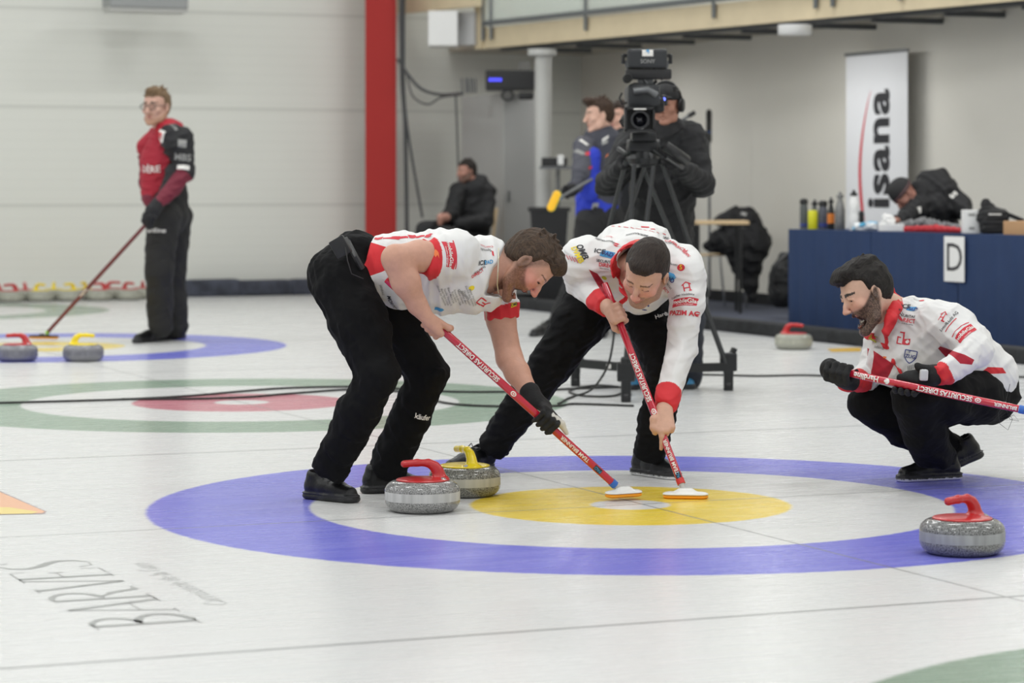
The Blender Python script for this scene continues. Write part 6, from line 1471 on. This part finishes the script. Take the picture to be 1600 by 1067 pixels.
s = SDF(.006, (.45, .02, .03)); c = on_table(1462, .14); s.chain([c-DIRT*.38+np.array([0, 0, .02]), c+DIRT*.0+np.array([0, 0, .026]), c+DIRT*.30+np.array([0, 0, .02])], [.024, .03, .022], k=.03); s.wr.append(wrinkle(.004, .05, 8)); s.plane(c, (0, 0, -1), k=.004); tag(s.mesh('red_cloth', VC), 'folded red cloth at the front edge of the table', 'cloth')
mb = MB(); c = on_table(1516.5, .12); mb.box(c+np.array([0, 0, .088]), (.125, .10, .176), WHITEP, bev=.008); mb.box(c+np.array([0, -.051, .14]), (.05, .002, .02), PRINT_GREY); mb.box(c+np.array([0, -.051, .04]), (.04, .002, .02), PRINT_GREY); tag(mb.build('white_carton'), 'upright white carton on the table above the D sheet', 'carton')
e = empty('shoulder_bag', on_table(1552, .22), 'black shoulder bag with strap standing on the table right of the carton', 'bag'); c = on_table(1553, .22)
s = SDF(.006, (.012, .012, .013)); s.box(c+np.array([0, 0, .09]), (.20, .16, .18), rr=.03); s.cone(c+np.array([-.09, 0, .12]), c+np.array([-.07, 0, .22]), .03, .02, k=.05); s.cone(c+np.array([.0, 0, .14]), c+np.array([-.06, 0, .22]), .05, .03, k=.05); s.wr.append(wrinkle(.008, .1, 9)); s.plane(c, (0, 0, -1), k=.004); s.mesh('bag_body', VC, e)
mb = MB(); mb.beam(c+np.array([-.055, -.085, .145]), c+np.array([.04, -.085, .145]), .004, .01, PRINT_WHT); mb.build('zip', e); mb = MB(); mb.tube([c+np.array([.06, 0, .16]), c+np.array([.14, .02, .13]), c+np.array([.24, .04, .09])], .016, BLACKP, 8); mb.build('strap', e)
mb = MB(); c = on_table(1604, .2); mb.box(c+np.array([0, 0, .05]), (.26, .22, .10), mat('cardboard', srgb(190, 150, 110), .8), np.stack([DIRT, INT, np.array([0, 0, 1.])], 1), .003); tag(mb.build('cardboard_box'), 'brown cardboard box at the right end of the table, cut by the frame', 'box')
# person leaning over the table
def person_k():
    BK = (.012, .012, .013)
    b0 = on_table(1460, .9)
    D = b0[1]-.1
    e = figure('person in black jacket and beanie bent low over the blue-draped table', (b0[0], b0[1]), {
        'jacket': (BLACKJ, BK, [([(1468, 300, D), (1462, 322, D), (1470, 400, D+.3)], [.15, .17, .17]), ([(1440, 300, D-.05), (1455, 290, D)], [.10, .13]), ([(1480, 300, D), (1500, 322, D-.1), (1514, 338, D-.25)], [.10, .085, .06]), ([(1440, 318, D-.1), (1415, 340, D-.35), (1400, 345, D-.45)], [.09, .06, .045]), ([(1448, 282, D+.02), (1468, 276, D+.03)], [.07, .075], None, .02)], .010),
        'trousers': (VC, BK, [([(1474, 400, D+.3), (1480, 420, D+.3)], [.17, .17]), ([(1470, 420, D+.25), (1470, 520, D+.3)], [.11, .08]), ([(1500, 420, D+.35), (1500, 515, D+.4)], [.11, .08])], .005)}, h=.007)
    O = P(1412, 304, D-.12); f = nrm((-.55, -.35, -.75)); u = nrm((-.75, -.1, .6)); R = frame_head(f, u)
    s = SDF(.006, srgb(150, 104, 90)); head(s, O, R, 1.02); s.chain([P(1438, 300, D-.02), O-R[:, 2]*.06], [.075, .062], k=.03)
    s.chain([P(1438, 300, D-.02), P(1438, 316, D-.1), P(1414, 340, D-.35), P(1398, 345, D-.48)], [.06, .045, .035, .03], k=.02); fingers(s, P(1396, 345, D-.5), (-1, -.3, 0), (0, 0, -1), (0, 1, 0)); s.mesh('body', SKIN, e)
    s = SDF(.005, (.012, .012, .013)); L = lambda x, y, z: O+1.02*(R@np.array([x, y, z]))
    s.ell(L(0, -.012, .040), np.array([.088, .110, .098])*1.02, R); s.plane(L(0, 0, .014), -R[:, 2], k=.008)
    def ex(V, C):
        q = (V-O)@R/1.02; m_ = (q[:, 2] > .030) & (q[:, 2] < .040); C[m_, :3] = (.16, .08, .085)
    s.mesh('beanie', VC, e, extra=ex)
    jk = [c for c in COL.objects if c.parent == e and c.name.startswith('jacket')][0]; pr = Printer(jk); pr.text(1489, 305, -50, 'S', .06, PRINT_WHT, off=.02); pr.poly(1437, 328, 10, [rectp(.05, .05)], PRINT_WHT); pr.done()
    shoe(P(1470, 530, D+.4)*np.array([1, 1, 0])+np.array([0, 0, .006]), P(1450, 535, D+.1)*np.array([1, 1, 0])+np.array([0, 0, .006]), e); shoe(P(1500, 530, D+.5)*np.array([1, 1, 0])+np.array([0, 0, .006]), P(1480, 535, D+.2)*np.array([1, 1, 0])+np.array([0, 0, .006]), e)
person_k()

# ---------------------------------------------------------------- chairs, small table, jacket, backpack
D = 25.6
e = empty('side_table', P(1120, 350, D)*np.array([1, 1, 0]), 'small pale wooden table behind the cameraman, chair pushed up to it', 'table')
mb = MB(); mb.box(P(1126, 347.5, 25.3), (.50, .55, .035), WOOD, bev=.006); mb.build('table_top', e); zt2 = P(1126, 347.5, 25.3)[2]
for sx in (-1, 1):
    for sy in (-1, 1):
        q = P(1124, 347.5, 25.3); mb = MB(); mb.tube([(q[0]-.02+sx*.20, q[1]+sy*.22, zt2-.02), (q[0]-.02+sx*.20, q[1]+sy*.22, .006)], .016, BLACKM, 8); mb.build('leg', e)
def chair(px, D, lab, ang, dz=0.0):
    q = P(px, 290, D); e = empty('chair', (q[0], q[1], 0), lab, 'chair', None, ang)
    def loc(x, y, z): return np.array([x, y, z])
    CH = CHROME
    mb = MB(); mb.box((0, 0, .50+dz), (.40, .40, .016), WOOD, bev=.006); mb.build('seat', e, world=False)
    mb = MB(); mb.box((0, .20, .80+dz), (.40, .016, .20), WOOD, bev=.006); mb.build('backrest', e, world=False)
    for sx in (-1, 1):
        mb = MB(); mb.tube([(sx*.18, -.19, .50+dz), (sx*.19, -.22, .006)], .012, CH, 10); mb.build('leg', e, world=False)
        mb = MB(); mb.tube([(sx*.18, .20, .88+dz), (sx*.18, .19, .50+dz), (sx*.19, .26, .006)], .012, CH, 10); mb.build('leg', e, world=False)
    return e
chair(1116, 26.3, 'pale plywood chair with chrome legs under the draped black jacket', math.radians(-60), .03)
# jacket hanging over the chair and table end
s = SDF(.008, (.011, .011, .012)); 
s.chain(CP((1130, 345, 25.9), (1148, 337, 25.9), (1168, 340, 25.9)), [.08, .07, .09], k=.06)
s.chain(CP((1165, 350, 25.9), (1172, 380, 25.9), (1165, 405, 25.9)), [.15, .19, .17], k=.06)
s.chain(CP((1120, 372, 26.0), (1150, 378, 25.9)), [.09, .16], k=.06); s.chain(CP((1107, 386, 26.0), (1135, 385, 26.0)), [.045, .09], k=.05)
s.chain(CP((1168, 410, 25.9), (1170, 440, 25.9), (1175, 462, 25.9)), [.12, .085, .05], k=.05)
s.wr.append(wrinkle(.012, .2, 71)); s.wr.append(wrinkle(.006, .08, 72))
jo = s.mesh('draped_jacket', BLACKJ); tag(jo, 'black padded jacket draped over the plywood chair', 'jacket'); pr = Printer(jo); pr.poly(1162, 334, -20, [rectp(.06, .035)], PRINT_GREY); pr.poly(1124, 354, 0, [rectp(.04, .04)], PRINT_GREY); pr.done()
e = empty('backpack', P(1222, 440, 24.2)*np.array([1, 1, 0])+np.array([0, 0, .01]), 'black backpack with a loose strap, left of the blue table', 'backpack')
s = SDF(.007, (.012, .012, .013)); s.chain(CP((1228, 405, 24.0), (1224, 430, 24.0), (1222, 458, 24.0)), [.07, .12, .13], k=.05); s.wr.append(wrinkle(.008, .15, 73)); s.plane((0, 0, .008), (0, 0, -1), k=.004); s.mesh('bag_body', VC, e)
mb = MB(); mb.tube(smooth_pts(CP((1232, 397, 23.9), (1214, 412, 23.85), (1206, 430, 23.85), (1207, 448, 23.85), (1216, 458, 23.85))), .016, BLACKP, 8); mb.build('strap', e)
# brooms leaning behind
broom('upright curling broom, head up, leaning at the back wall right of the cameraman', P(1109, 455, 27.0), P(1108, 200, 27.0), (0, 0, 1), shaft=GREYM, lettering=False, r0=.014, r1=.014, hw=.17, headcol=BLACKP, pad=BLACKP, up=(.6, -.8, 0))
mb = MB(); mb.tube(CP((968, 252, 21.70), (1078, 180, 21.72)), .014, GREYM, 10); mb.tube(CP((1076, 181.5, 21.72), (1086, 175, 21.72)), .020, BLACKP, 10); tag(mb.build('broom_shaft'), 'grey broom shaft slanting up to the right behind the headset of the camera operator', 'broom')
# cables on the ice
CAB = mat('black_cable_rubber', (.015, .015, .014), .6)
def gcable(pts, lab, r=.0065, grp=None):
    q = [GP(*p) if len(p) == 2 else P(*p) for p in pts]
    for p, o in zip(q, pts):
        if len(o) == 2: p[2] = r+.001
    q = smooth_pts(q, 10)
    for p in q: p[2] = max(p[2], r+.0005)
    mb = MB(); mb.tube(q, r, CAB, 8); tag(mb.build('camera_cable'), lab, 'cable', grp)
gcable([(-900, 640), (-400, 638), (-40, 632), (90, 629), (200, 625.5), (300, 620), (380, 613), (450, 608), (560, 606), (640, 610), (720, 614), (820, 613), (900, 609), (985, 606)], 'long black cable across the green and red house to the camera')
gcable([(190, 625.5), (300, 625), (390, 622), (450, 617), (560, 610), (640, 616), (700, 632), (790, 637), (870, 636), (900, 633), (990, 636)], 'second black cable, running just below the long one across the red circle')
gcable([(985, 606), (960, 620), (910, 620), (890, 612), (930, 604), (975, 608), (985, 618)], 'coil of black cable on the ice around the left dolly wheel')
gcable([(961, 500, 15.0), (957, 540, 15.0), (948, 575, 15.0), (925, 608, 15.1), (895, 622), (872, 633)], 'black cable hanging from the tripod and trailing to the left on the ice')
gcable([(1000, 588), (1100, 587), (1180, 589), (1260, 588), (1340, 591), (1450, 590), (1640, 591), (1700, 592)], 'thin black cable running right from the tripod behind the crouching person')
